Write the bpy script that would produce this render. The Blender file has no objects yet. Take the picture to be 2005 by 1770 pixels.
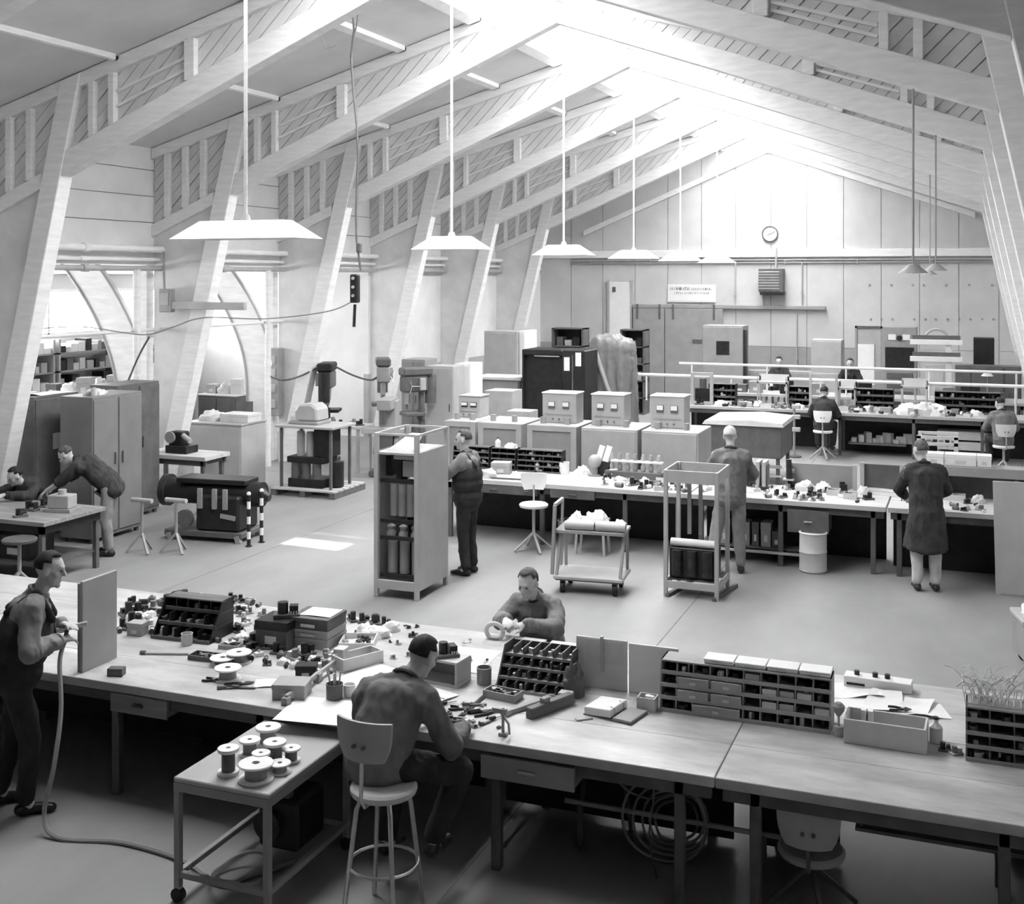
import bpy, bmesh, math, random
from mathutils import Vector, Matrix
R = math.radians
random.seed(7)
sc = bpy.context.scene
COL = sc.collection

# ------------------------------------------------------------------ camera, light, exposure
# level view camera, 3.6 m up, turned 21.4 deg left of the hall's long axis (+Y); lens shifted down
FPX, YAW, CAMH, HOR = 2294.0, R(21.4), 3.6, 540.0
cam_data = bpy.data.cameras.new('camera')
cam_data.sensor_width = 36.0
cam_data.lens = FPX / 2005.0 * 36.0
cam_data.shift_y = -(885.0 - HOR) / 2005.0
cam_data.clip_end = 300
cam = bpy.data.objects.new('camera', cam_data)
COL.objects.link(cam)
cam.location = (0, 0, CAMH)
cam.rotation_euler = (R(90), 0, YAW)
sc.camera = cam

world = bpy.data.worlds.new('world')
sc.world = world
world.use_nodes = True
world.node_tree.nodes['Background'].inputs[0].default_value = (1, 1, 1, 1)
world.node_tree.nodes['Background'].inputs[1].default_value = 1.0
SKYLIGHT, SIDELIGHT = 19.0, 16.0        # daylight seen in the frosted roof lights / the side windows
sun_data = bpy.data.lights.new('sun', 'SUN')
sun_data.energy = 9.0
sun_data.angle = R(0.6)
sun = bpy.data.objects.new('sun', sun_data)
COL.objects.link(sun)
sun.location = (4, 23, 45)
sun.rotation_euler = Vector((-2.05, -1.52, -7.55)).to_track_quat('-Z', 'Y').to_euler()

sc.cycles.max_bounces = 5
sc.cycles.glossy_bounces = 2
sc.cycles.use_adaptive_sampling = True
sc.cycles.adaptive_threshold = 0.06
sc.cycles.adaptive_min_samples = 16
sc.cycles.diffuse_bounces = 4
sc.cycles.use_denoising = True
vs = sc.view_settings
vs.view_transform = 'Standard'
vs.look = 'None'
vs.gamma = 1.0
vs.use_curve_mapping = False
vs.exposure = 0.0

# ------------------------------------------------------------------ pixel -> place
SA, CA = math.sin(YAW), math.cos(YAW)
def ray(px, py):
    u = (px - 1002.5) / FPX
    return Vector((-SA + u * CA, CA + u * SA, (HOR - py) / FPX))
def G(px, py, z=0.0):            # point at height z
    r = ray(px, py); return Vector((0, 0, CAMH)) + r * ((z - CAMH) / r.z)
def AY(px, py, Y):               # point on the transverse plane Y
    r = ray(px, py); return Vector((0, 0, CAMH)) + r * (Y / r.y)
def AX(px, py, X):
    r = ray(px, py); return Vector((0, 0, CAMH)) + r * (X / r.x)

# ------------------------------------------------------------------ materials (all grey: the photograph is monochrome)
MATS = {}
def mat(name, v, rough=0.65, amt=0.12, scale=6.0, stretch=(1, 1, 1), metal=0.0, bump=0.0, emit=0.0, spec=0.3, detail=4.0):
    if name in MATS: return MATS[name]
    m = bpy.data.materials.new(name); m.use_nodes = True
    nt = m.node_tree; b = nt.nodes['Principled BSDF']
    b.inputs['Roughness'].default_value = rough
    b.inputs['Metallic'].default_value = metal
    b.inputs['Specular IOR Level'].default_value = spec
    if emit:
        b.inputs['Emission Color'].default_value = (1, 1, 1, 1)
        b.inputs['Emission Strength'].default_value = emit
        b.inputs['Base Color'].default_value = (v, v, v, 1)
    else:
        tc = nt.nodes.new('ShaderNodeTexCoord'); mp = nt.nodes.new('ShaderNodeMapping')
        mp.inputs['Scale'].default_value = stretch
        nz = nt.nodes.new('ShaderNodeTexNoise'); nz.inputs['Scale'].default_value = scale; nz.inputs['Detail'].default_value = detail
        nz.inputs['Roughness'].default_value = 0.6
        cr = nt.nodes.new('ShaderNodeValToRGB')
        lo, hi = max(0, v * (1 - amt * 2)), min(1, v * (1 + amt * 2))
        cr.color_ramp.elements[0].position = 0.25; cr.color_ramp.elements[0].color = (lo, lo, lo, 1)
        cr.color_ramp.elements[1].position = 0.75; cr.color_ramp.elements[1].color = (hi, hi, hi, 1)
        L = nt.links.new
        L(tc.outputs['Object'], mp.inputs['Vector']); L(mp.outputs['Vector'], nz.inputs['Vector'])
        L(nz.outputs['Fac'], cr.inputs['Fac']); L(cr.outputs['Color'], b.inputs['Base Color'])
        if bump:
            bp = nt.nodes.new('ShaderNodeBump'); bp.inputs['Strength'].default_value = bump; bp.inputs['Distance'].default_value = 0.02
            L(nz.outputs['Fac'], bp.inputs['Height']); L(bp.outputs['Normal'], b.inputs['Normal'])
    MATS[name] = m
    return m
M_WHITE = mat('white_painted_wood', .82, .6, .05, 3, (1, 1, 6))
M_BOARD = mat('white_painted_board', .70, .65, .06, 2.5)
M_CEIL = mat('grey_ceiling_board', .66, .8, .05, 1.2)
M_WALL = mat('white_plaster', .78, .8, .04, 1.5)
M_GABLE = mat('off_white_gable_paint', .56, .8, .05, 1.2)
M_DADO = mat('grey_dado_paint', .33, .6, .06, 2)
M_STEEL = mat('grey_painted_steel', .31, .45, .06, 3)
M_LSTEEL = mat('light_grey_steel', .42, .45, .06, 3)
M_DSTEEL = mat('dark_grey_steel', .12, .45, .12, 5)
M_BLACK = mat('black_enamel', .022, .45, .2, 8)
M_CHROME = mat('worn_bright_metal', .62, .3, .1, 10, metal=.8)
M_WOOD = mat('worn_bench_wood', .48, .36, .2, 2.2, (.8, 2.2, 1), bump=.05, detail=9)
M_PLY = mat('pale_plywood', .55, .6, .08, 2, (.5, 4, 4))
M_DWOOD = mat('dark_wood', .13, .55, .2, 3, (.5, 5, 5))
M_MWOOD = mat('mid_wood', .27, .55, .15, 3, (.5, 5, 5))
M_PAPER = mat('white_paper', .83, .8, .03, 4)
M_CARD = mat('grey_cardboard', .38, .8, .08, 4)
M_LCARD = mat('pale_cardboard', .6, .8, .06, 4)
M_DCARD = mat('dark_cardboard', .12, .7, .12, 5)
M_BAKE = mat('black_bakelite', .03, .35, .3, 14)
M_SKIN = mat('skin', .52, .55, .08, 9)
M_COPPER = mat('wound_wire', .2, .4, .2, 40, (1, 1, 8))
M_CLOTH = mat('pale_cloth', .62, .9, .1, 12, bump=.2)
M_RUBBER = mat('black_rubber', .03, .6, .2, 8)
M_GLASSLIT = mat('daylit_frosted_glass', .9, .4, emit=SKYLIGHT)
M_SIDELIT = mat('daylit_window_glass', .9, .4, emit=SIDELIGHT)

# ------------------------------------------------------------------ mesh helpers
class MB:
    def __init__(s): s.v = []; s.f = []
    def add(s, vs, fs):
        n = len(s.v); s.v += [tuple(p) for p in vs]; s.f += [tuple(i + n for i in f) for f in fs]; return s
    def box(s, x0, x1, y0, y1, z0, z1, M=None):
        p = [Vector((x, y, z)) for z in (z0, z1) for y in (y0, y1) for x in (x0, x1)]
        if M is not None: p = [M @ q for q in p]
        return s.add(p, [(0, 2, 3, 1), (4, 5, 7, 6), (0, 1, 5, 4), (2, 6, 7, 3), (0, 4, 6, 2), (1, 3, 7, 5)])
    def cbox(s, c, sz, rz=0, rx=0, ry=0):
        M = Matrix.Translation(c) @ Matrix.Rotation(rz, 4, 'Z') @ Matrix.Rotation(ry, 4, 'Y') @ Matrix.Rotation(rx, 4, 'X')
        return s.box(-sz[0]/2, sz[0]/2, -sz[1]/2, sz[1]/2, -sz[2]/2, sz[2]/2, M)
    def bar(s, a, b, w, h=None, up=(0, 0, 1)):      # square bar from a to b
        a, b = Vector(a), Vector(b); h = w if h is None else h
        d = (b - a); L = d.length; d = d.normalized(); up = Vector(up)
        if abs(d.dot(up)) > .99: up = Vector((0, 1, 0))
        x = d.cross(up).normalized(); y = x.cross(d)
        p = [q + x * (i * w/2) + y * (j * h/2) for q in (a, b) for j in (-1, 1) for i in (-1, 1)]
        return s.add(p, [(0, 1, 3, 2), (4, 6, 7, 5), (0, 4, 5, 1), (2, 3, 7, 6), (0, 2, 6, 4), (1, 5, 7, 3)])
    def cyl(s, a, b, r, r2=None, n=12):
        a, b = Vector(a), Vector(b); r2 = r if r2 is None else r2
        d = (b - a).normalized(); up = Vector((0, 0, 1)) if abs(d.z) < .9 else Vector((1, 0, 0))
        x = d.cross(up).normalized(); y = d.cross(x)
        p = []
        for q, rr in ((a, r), (b, r2)):
            for i in range(n):
                t = 2 * math.pi * i / n; p.append(q + x * (rr * math.cos(t)) + y * (rr * math.sin(t)))
        f = [(i, (i+1) % n, n + (i+1) % n, n + i) for i in range(n)]
        return s.add(p, f + [tuple(range(n))[::-1], tuple(range(n, 2*n))])
    def tube(s, path, r, n=8):
        P = [Vector(p) for p in path]; m = len(P); vs = []
        x = None
        for k in range(m):
            d = (P[min(k+1, m-1)] - P[max(k-1, 0)]).normalized()
            if x is None:
                up = Vector((0, 0, 1)) if abs(d.z) < .9 else Vector((1, 0, 0)); x = d.cross(up).normalized()
            else:
                x = (x - d * x.dot(d)).normalized()
            y = d.cross(x); rr = r[k] if isinstance(r, (list, tuple)) else r
            vs += [P[k] + x * (rr * math.cos(2*math.pi*i/n)) + y * (rr * math.sin(2*math.pi*i/n)) for i in range(n)]
        f = [(k*n+i, k*n+(i+1) % n, (k+1)*n+(i+1) % n, (k+1)*n+i) for k in range(m-1) for i in range(n)]
        return s.add(vs, f + [tuple(range(n))[::-1], tuple(range((m-1)*n, m*n))])
    def lathe(s, prof, c=(0, 0, 0), n=20, axis=None):     # prof: [(r, z)...] open or closed at the axis
        c = Vector(c); vs = []; M = axis or Matrix.Identity(3)
        for r, z in prof:
            for i in range(n):
                t = 2*math.pi*i/n; vs.append(c + M @ Vector((r*math.cos(t), r*math.sin(t), z)))
        f = [(k*n+i, k*n+(i+1) % n, (k+1)*n+(i+1) % n, (k+1)*n+i) for k in range(len(prof)-1) for i in range(n)]
        if prof[0][0] > 1e-5: f.append(tuple(range(n))[::-1])
        if prof[-1][0] > 1e-5: f.append(tuple(range((len(prof)-1)*n, len(prof)*n)))
        return s.add(vs, f)
    def ring(s, prof, c=(0, 0, 0), n=20, axis=None):      # closed profile swept round z
        c = Vector(c); m = len(prof); vs = []; A_ = axis or Matrix.Identity(3)
        for r, z in prof:
            for i in range(n):
                t = 2*math.pi*i/n; vs.append(c + A_ @ Vector((r*math.cos(t), r*math.sin(t), z)))
        return s.add(vs, [(k*n+i, k*n+(i+1) % n, ((k+1) % m)*n+(i+1) % n, ((k+1) % m)*n+i) for k in range(m) for i in range(n)])
    def prism(s, pts, ext):                               # planar polygon pts extruded by vector ext
        pts = [Vector(p) for p in pts]; n = len(pts); e = Vector(ext)
        nrm = Vector((0, 0, 0))
        for i in range(n): nrm += pts[i].cross(pts[(i+1) % n])
        if nrm.dot(e) > 0: pts = pts[::-1]
        return s.add(pts + [p + e for p in pts], [tuple(range(n)), tuple(range(n, 2*n))[::-1]] + [(i, i+n, (i+1) % n + n, (i+1) % n) for i in range(n)])
    def ball(s, c, rx, ry=None, rz=None, n=10, M=None):
        ry = rx if ry is None else ry; rz = rx if rz is None else rz; c = Vector(c); vs = []; m = max(5, n // 2 + 1)
        T = M or Matrix.Identity(3)
        for k in range(1, m):
            a = math.pi * k / m
            for i in range(n):
                t = 2*math.pi*i/n; vs.append(c + T @ Vector((rx*math.sin(a)*math.cos(t), ry*math.sin(a)*math.sin(t), rz*math.cos(a))))
        vs += [c + T @ Vector((0, 0, rz)), c + T @ Vector((0, 0, -rz))]; top, bot = len(vs)-2, len(vs)-1
        f = [(k*n+i, (k+1)*n+i, (k+1)*n+(i+1) % n, k*n+(i+1) % n) for k in range(m-2) for i in range(n)]
        f += [(top, i, (i+1) % n) for i in range(n)] + [(bot, (m-2)*n+(i+1) % n, (m-2)*n+i) for i in range(n)]
        return s.add(vs, f)
    def mesh(s, name, bevel=0.0, smooth=False):
        me = bpy.data.meshes.new(name); me.from_pydata(s.v, [], s.f)
        if bevel:
            bm = bmesh.new(); bm.from_mesh(me)
            es = [e for e in bm.edges if e.is_manifold and e.calc_face_angle(0) > R(40)]
            bmesh.ops.bevel(bm, geom=es, offset=bevel, segments=1, affect='EDGES', clamp_overlap=True)
            bm.to_mesh(me); bm.free()
        if smooth:
            me.polygons.foreach_set('use_smooth', [True] * len(me.polygons))
            try: me.set_sharp_from_angle(angle=R(40))
            except Exception: pass
        me.update()
        return me
    def build(s, name, m, parent=None, bevel=0.0, smooth=False):
        me = s.mesh(name, bevel, smooth); me.materials.append(m)
        return put(name, me, parent)
def put(name, me, parent=None):
    o = bpy.data.objects.new(name, me); COL.objects.link(o)
    if parent is not None: o.parent = parent
    return o
def tag(o, label=None, cat=None, group=None, kind=None):
    if label: o['label'] = label
    if cat: o['category'] = cat
    if group: o['group'] = group
    if kind: o['kind'] = kind
    return o
def thing(name, label, cat, loc=(0, 0, 0), rz=0.0, group=None):
    o = bpy.data.objects.new(name, None); COL.objects.link(o); o.empty_display_size = .1
    o.location = loc; o.rotation_euler = (0, 0, rz)
    return tag(o, label, cat, group)
def solo(name, mb, m, label, cat, loc=(0, 0, 0), rz=0.0, group=None, bevel=0.0, smooth=False):
    o = mb.build(name, m, None, bevel, smooth); o.location = loc; o.rotation_euler = (0, 0, rz)
    return tag(o, label, cat, group)
def struct(name, parent=None):
    o = bpy.data.objects.new(name, None); COL.objects.link(o); o.empty_display_size = .1
    o['kind'] = 'structure'; return o
def base(o, n):                   # a name without Blender's own suffix
    return o.name.split('.')[0] if n is None else n
def clone(o, loc=None, rz=None, label=None, parent=None, group=None):
    c = o.copy(); COL.objects.link(c); c.parent = parent
    for ch in o.children: clone(ch, parent=c)
    if loc is not None: c.location = loc
    if rz is not None: c.rotation_euler = (0, 0, rz)
    if label: c['label'] = label
    if group: c['group'] = group
    return c
def clip(poly, a, b, c):          # keep a*x + b*y <= c of a 2-D polygon
    out = []
    for i in range(len(poly)):
        p, q = poly[i], poly[(i+1) % len(poly)]
        dp, dq = a*p[0] + b*p[1] - c, a*q[0] + b*q[1] - c
        if dp <= 0: out.append(p)
        if (dp < 0 < dq) or (dq < 0 < dp):
            t = dp / (dp - dq); out.append((p[0] + t*(q[0]-p[0]), p[1] + t*(q[1]-p[1])))
    return out
def area(poly):
    return abs(sum(poly[i][0]*poly[(i+1) % len(poly)][1] - poly[(i+1) % len(poly)][0]*poly[i][1] for i in range(len(poly)))) / 2
# ------------------------------------------------------------------ the hall
RX, BAY = -5.5, 3.74                                  # ridge line X, frame spacing
FY = [12.0 + BAY * (k - 1) for k in range(0, 7)]      # frames 0..6
YEND, YBACK = 34.45, -5.0
QW = 7.05                                             # half width to the side walls
def ceilz(q): return 7.72 - .286 * q
SIDE = {-1: dict(qn=5.5, zn=4.89, qb=6.70), 1: dict(qn=5.75, zn=5.15, qb=6.85)}
ZR = 7.2
def chordz(s, q): d = SIDE[s]; return ZR - (ZR - d['zn']) * q / d['qn']
XL, XR = RX - QW, RX + QW

fl = struct('floor')
M_FLOOR = mat('worn_concrete', .27, .55, .16, .55, (1, .45, 1), detail=8, spec=.35)
MB().box(-19, XR + .3, YBACK, YEND + .3, -.2, 0).build('floor_slab', M_FLOOR, fl)
jm = mat('floor_joint', .2, .9)
for x in (-8.6, -2.85, 0.9):
    MB().box(x - .006, x + .006, YBACK, YEND, -.01, .0015).build('floor_joint', jm, fl)
for y in (9.9, 18.5, 26):
    MB().box(-12.5, XR, y - .005, y + .005, -.01, .0015).build('floor_joint', jm, fl)

# roof frames: slanted column, chords, diagonal board web, stiffeners
def frame(k, Y):
    t = struct('roof_frame')
    t.location = (RX, Y, 0)
    for s in (-1, 1):
        d = SIDE[s]; qn, zn, qb = d['qn'], d['zn'], d['qb']
        sl = (qb - qn) / zn
        # column
        def colq(z): return qb - sl * z
        zt = (7.72 - .286 * qb) / (1 - .286 * sl) - .02
        zo = (7.72 - .286 * (qb + .3)) / (1 - .286 * sl) - .02
        MB().prism([(s*qb, 0, 0), (s*(qb+.3), 0, 0), (s*(colq(zo)+.3), 0, zo), (s*colq(zt), 0, zt)], (0, .24, 0)).build('column', M_WHITE, t, .01)
        # bottom chord, inner and outer length
        q0 = 0.0; q1 = colq(chordz(s, qn))
        ch = .30
        MB().prism([(s*q0, .01, chordz(s, q0)), (s*q1, .01, chordz(s, q1)), (s*(q1-.05), .01, chordz(s, q1-.05)+ch), (s*q0, .01, chordz(s, q0)+ch)], (0, .20, 0)).build('bottom_chord', M_WHITE, t, .008)
        qo = qn + .33
        MB().prism([(s*qo, .03, chordz(s, qo)), (s*QW, .03, chordz(s, QW)), (s*QW, .03, chordz(s, QW)+.2), (s*qo, .03, chordz(s, qo)+.2)], (0, .16, 0)).build('outer_chord', M_WHITE, t, .008)
        # top chord
        MB().prism([(0, .02, ceilz(0)-.01), (s*QW, .02, ceilz(QW)-.01), (s*QW, .02, ceilz(QW)-.19), (0, .02, ceilz(0)-.19)], (0, .18, 0)).build('top_chord', M_WHITE, t, .006)
        # web: dark backing and diagonal boards running up to the right
        web = [(s*0.0, chordz(s, 0)+.02), (s*QW, chordz(s, QW)+.02), (s*QW, ceilz(QW)-.02), (0.0, ceilz(0)-.02)]
        MB().prism([(x, .135, z) for x, z in web], (0, .012, 0)).build('web_backing', M_CEIL, t)
        pitch = .20
        lo = min(z - x for x, z in web); hi = max(z - x for x, z in web)
        n = int((hi - lo) / pitch) + 1
        for i in range(n):
            c0 = lo + i * pitch
            p = clip(clip(web, 1, -1, -c0 - .008), -1, 1, c0 + pitch - .008)
            if len(p) >= 3 and area(p) > .004:
                MB().prism([(x, .105 + .004 * ((i * 7) % 3), z) for x, z in p], (0, .026, 0)).build('board', M_BOARD, t)
        # vertical stiffeners and rails on the near side of the web
        for q in (3.5, 4.7, 5.02):
            z0 = chordz(s, q) + ch - .01; z1 = ceilz(q) - .18
            w = .075 if q < 4 else .045
            MB().box(s*q - w, s*q + w, .02, .11, z0, z1).build('stiffener', M_WHITE, t, .005)
        for q in (6.05, 6.4, 6.75):
            MB().box(s*q - .05, s*q + .05, .03, .11, chordz(s, q) + .19, ceilz(q) - .18).build('stiffener', M_WHITE, t, .005)
        for fr in (.33, .62):
            pts = []
            for q in (4.64, 3.6):
                a, b = chordz(s, q) + ch, ceilz(q) - .19
                pts.append((s*q, .09, a + (b-a)*fr))
            MB().bar(pts[0], pts[1], .05, .035).build('web_rail', M_WHITE, t)
        # gusset panel between column and side wall, below the outer chord
        zg = chordz(s, qo) + .01
        g = [(s*(colq(.02)+.28), .02), (s*QW, .02), (s*QW, chordz(s, QW)+.01), (s*(colq(zg)+.28), zg)]
        MB().prism([(x, .10, z) for x, z in g], (0, .03, 0)).build('gusset_panel', M_BOARD, t)
    return t
for k, y in enumerate(FY): frame(k, y)

# ceiling: boarded panels between the frames, battens, ridge board
ce = struct('ceiling')
ys = [YBACK, 6.4] + FY + [YEND]
for s in (-1, 1):
    nm = M_CEIL
    for i in range(len(ys) - 1):
        y0, y1 = ys[i], ys[i+1]
        for qa, qb in (((0, 1.25),) if i < 1 else ()) + ((1.25, 2.44), (2.44, 4.6), (4.6, 7.3)):
            MB().prism([(RX+s*qa, y0, ceilz(qa)), (RX+s*qb, y0, ceilz(qb)), (RX+s*qb, y0, ceilz(qb)+.05), (RX+s*qa, y0, ceilz(qa)+.05)], (0, y1-y0, 0)).build('ceiling_panel', nm if s < 0 else M_BOARD, ce)
        for q, w in ((1.25, .09), (2.44, .06), (4.6, .022)):
            MB().prism([(RX+s*(q-w), y0+.02, ceilz(q-w)+.02), (RX+s*(q+w), y0+.02, ceilz(q+w)+.02), (RX+s*(q+w), y0+.02, ceilz(q+w)-.07), (RX+s*(q-w), y0+.02, ceilz(q-w)-.07)], (0, y1-y0-.04, 0)).build('batten', M_WHITE, ce)
MB().box(RX-.12, RX+.12, YBACK, YEND, ceilz(0)-.12, ceilz(0)+.03).build('ridge_board', M_WHITE, ce)
# glazed roof lights along both sides of the ridge
nwin = [0]
def window(frame_mb, pane_list, pane_m, frame_m=M_WHITE):
    nwin[0] += 1
    w = struct('window_%d' % nwin[0])
    frame_mb.build('window_frame', frame_m, w)
    for p in pane_list: p.build('pane', pane_m, w)
    return w
for i in range(1, len(ys) - 1):
    y0, y1 = ys[i] + (.0 if i < 2 else .24), ys[i+1]
    for s in (-1, 1):
        fm = MB(); panes = []
        nb = 3; dy = (y1 - y0) / nb
        for j in range(nb):
            ya, yb = y0 + j*dy + .03, y0 + (j+1)*dy - .03
            gaps = [(ya, yb)] if not (i == 3 and j == 2 and s < 0) else [(ya, 15.0), (15.42, yb)]   # gap added in one pane so the sun casts a floor patch
            for ya, yb in gaps: panes.append(MB().prism([(RX+s*.10, ya, ceilz(.10)+.01), (RX+s*1.2, ya, ceilz(1.2)+.01), (RX+s*1.2, ya, ceilz(1.2)+.03), (RX+s*.10, ya, ceilz(.10)+.03)], (0, yb-ya, 0)))
        for j in range(nb+1):
            yy = min(max(y0 + j*dy, y0 + .03), y1 - .03)
            fm.prism([(RX+s*.06, yy-.03, ceilz(.06)-.03), (RX+s*1.25, yy-.03, ceilz(1.25)-.03), (RX+s*1.25, yy-.03, ceilz(1.25)+.05), (RX+s*.06, yy-.03, ceilz(.06)+.05)], (0, .06, 0))
        window(fm, panes, M_GLASSLIT)

# side walls
wl = struct('wall_left')
OPEN = {1, 2, 3}                                   # bays open to the side aisle
for i in range(len(ys) - 1):
    y0, y1 = ys[i], ys[i+1]
    b = i - 2                                      # bay number: bay b lies between frame b and b+1
    z = 4.05
    while z < 5.7:
        h = min(.43, 5.72 - z)
        MB().box(XL-.06, XL-.012 * ((int(z*10)) % 2), y0, y1, z, z + h - .012).build('wall_board', M_WALL, wl)
        z += .43
    MB().box(XL-.10, XL-.06, y0, y1, 3.9, 5.74).build('wall_lining', M_DADO, wl)
    if b not in OPEN:
        MB().box(XL-.12, XL, y0, y1, 1.4, 4.04).build('wall_panel', M_WALL, wl)
        MB().box(XL-.12, XL, y0, y1, 0, 1.4).build('wall_dado', M_LSTEEL, wl)
    MB().box(XL-.14, XL+.02, y0, y1, 3.78, 4.05).build('wall_header', M_WHITE, wl)
wr = struct('wall_right')
for i in range(len(ys) - 1):
    MB().box(XR, XR+.15, ys[i], ys[i+1], 0, 1.4).build('wall_dado', M_DADO, wr)
    MB().box(XR, XR+.15, ys[i], ys[i+1], 1.4, 5.75).build('wall_panel', M_WALL, wr)
wf = struct('wall_front')
MB().prism([(-19, YBACK, 0), (XR+.2, YBACK, 0), (XR+.2, YBACK, 5.7), (RX, YBACK, 7.9), (XL, YBACK, 5.7), (-19, YBACK, 4)], (0, -.2, 0)).build('wall_panel', M_STEEL, wf)

# gable wall: upright boards, ledge, grey dado
wb = struct('wall_back')
gab = [(XL, 0), (XR, 0), (XR, ceilz(QW)), (RX, ceilz(0)), (XL, ceilz(QW))]
MB().prism([(x, YEND+.06, z) for x, z in gab], (0, .2, 0)).build('wall_lining', M_CEIL, wb)
x = XL
rr = random.Random(3)
while x < XR:
    w = min(1.02, XR - x)
    for za, zb, m in ((0, 1.55, M_DADO if x < -3.2 else M_GABLE), (1.55, 4.22, M_GABLE), (4.22, 9, M_GABLE)):
        p = clip(clip(clip(clip(gab, -1, 0, -x), 1, 0, x + w - .014), 0, -1, -za), 0, 1, zb - .008)
        if len(p) >= 3 and area(p) > .01:
            MB().prism([(a, YEND + rr.uniform(0, .012), b) for a, b in p], (0, .06, 0)).build('wall_board', m, wb)
    x += w
MB().box(XL, XR, YEND-.10, YEND, 4.14, 4.36).build('ledge', M_WHITE, wb, .01)
# flat half frame against the gable
for s in (-1, 1):
    MB().prism([(RX, YEND-.1, chordz(s, 0)-.02), (RX+s*5.6, YEND-.1, chordz(s, 5.6)-.02), (RX+s*5.6, YEND-.1, chordz(s, 5.6)+.14), (RX, YEND-.1, chordz(s, 0)+.14)], (0, .1, 0)).build('gable_trim', M_WHITE, wb)

# side aisle behind the left wall: lean-to roof, outer wall with a window band, curved brackets
XA = -17.2
Y0A, Y1A = FY[0] - 1.0, FY[4]
al = struct('wall_aisle')
MB().box(XA-.15, XA, Y0A, Y1A, 0, 1.15).build('wall_dado', M_DADO, al)
MB().box(XA-.15, XA, Y0A, Y1A, 1.15, 2.42).build('wall_panel', M_WALL, al)
MB().box(XA-.15, XA, Y0A, Y1A, 3.3, 3.7).build('wall_header', M_CEIL, al)
MB().box(XA, XL-.12, Y0A-.15, Y0A, 0, 4.1).build('wall_end', M_WALL, al)
MB().box(XA, XL-.12, Y1A, Y1A+.15, 0, 4.1).build('wall_end', M_WALL, al)
MB().prism([(XA-.15, Y0A, 3.62), (XL-.1, Y0A, 4.0), (XL-.1, Y0A, 4.08), (XA-.15, Y0A, 3.7)], (0, Y1A-Y0A, 0)).build('aisle_roof', M_CEIL, al)
for i in range(5):
    a, b = Y0A + (Y1A-Y0A)*i/5 + .05, Y0A + (Y1A-Y0A)*(i+1)/5 - .05
    fm = MB()
    for zz in (2.42, 3.3): fm.box(XA-.08, XA+.03, a-.05, b+.05, zz-.03, zz+.03)
    for yy in (a, (a+b)/2, b): fm.box(XA-.08, XA+.03, yy-.03, yy+.03, 2.42, 3.3)
    window(fm, [MB().box(XA-.05, XA-.03, a, (a+b)/2, 2.45, 3.27), MB().box(XA-.05, XA-.03, (a+b)/2, b, 2.45, 3.27)], M_SIDELIT)
tr = struct('trim_1')
for k in (1, 2, 3, 4):
    Yb = FY[k] + .06
    out, inn = [], []
    for j in range(13):
        a = j / 12
        # curved bracket: upright at the wall, swinging outward as it rises
        z = 1.15 + a * 2.72
        xo = -12.62 - 1.15 * max(0, a - .15) ** 1.9 * 1.35
        w = .62 + .10 * a
        inn.append((xo, Yb, z)); out.append((xo - w, Yb, z - .02))
    mb = MB()
    for j in range(12):
        mb.prism([inn[j], inn[j+1], out[j+1], out[j]], (0, .10, 0))
    mb.build('curved_bracket', M_WHITE, tr)
    for path, nm in ((inn, 'bracket_edge'), (out, 'bracket_edge')):
        MB().tube([(p[0], Yb - .012, p[2]) for p in path], .022, 6).build(nm, M_LSTEEL, tr)
    MB().box(-12.78, -12.62, Yb - .05, Yb + .12, 0, 3.8).build('bracket_post', M_WHITE, tr, .01)
# ------------------------------------------------------------------ people (one continuous body mesh, clothes and hair as parts)
def cap(mb, a, b, ra, rb, n=10):
    a, b = Vector(a), Vector(b)
    if (b - a).length > 1e-4: mb.cyl(a, b, ra, rb, n)
    mb.ball(a, ra, n=n); mb.ball(b, rb, n=n)
def voxel(mb, name, vox, it=3):
    me = mb.mesh(name)
    o = bpy.data.objects.new(name, me); COL.objects.link(o)
    r = o.modifiers.new('r', 'REMESH'); r.mode = 'VOXEL'; r.voxel_size = vox; r.use_smooth_shade = True
    s = o.modifiers.new('s', 'SMOOTH'); s.factor = .5; s.iterations = it
    dg = bpy.context.evaluated_depsgraph_get()
    nm = bpy.data.meshes.new_from_object(o.evaluated_get(dg))
    bpy.data.objects.remove(o); bpy.data.meshes.remove(me)
    nm.name = name; nm.materials.clear()
    nm.polygons.foreach_set('use_smooth', [True] * len(nm.polygons))
    return nm
from mathutils import noise as mnoise
def folds(me, amp, sc=(9, 9, 4)):
    me.update()
    nr = [v.normal.copy() for v in me.vertices]
    for v, n in zip(me.vertices, nr):
        c = v.co; k = .75 - 2.2*abs(mnoise.noise(Vector((c.x*sc[0], c.y*sc[1], c.z*sc[2] + 4*c.x)))) - .9*abs(mnoise.noise(Vector((c.x*24, c.y*24 + 5, c.z*9 - 8*c.x))))
        v.co = c + n * (amp * k)
    me.update()
    return me
def basis(up, fwd):
    up = Vector(up).normalized(); fwd = Vector(fwd); fwd = (fwd - up * fwd.dot(up)).normalized()
    lat = fwd.cross(up)
    return Matrix((lat, fwd, up)).transposed()
STAND = dict(pelvis=(0, 0, .94), chest=(0, .01, 1.28), neck=(0, .0, 1.47), head=(0, .03, 1.63),
             shL=(-.185, 0, 1.41), shR=(.185, 0, 1.41), elL=(-.25, .0, 1.13), elR=(.25, .0, 1.13),
             wrL=(-.23, .16, .95), wrR=(.23, .16, .95), hipL=(-.095, 0, .91), hipR=(.095, 0, .91),
             knL=(-.10, .02, .50), knR=(.10, .02, .50), anL=(-.10, -.02, .09), anR=(.10, -.02, .09))
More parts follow.
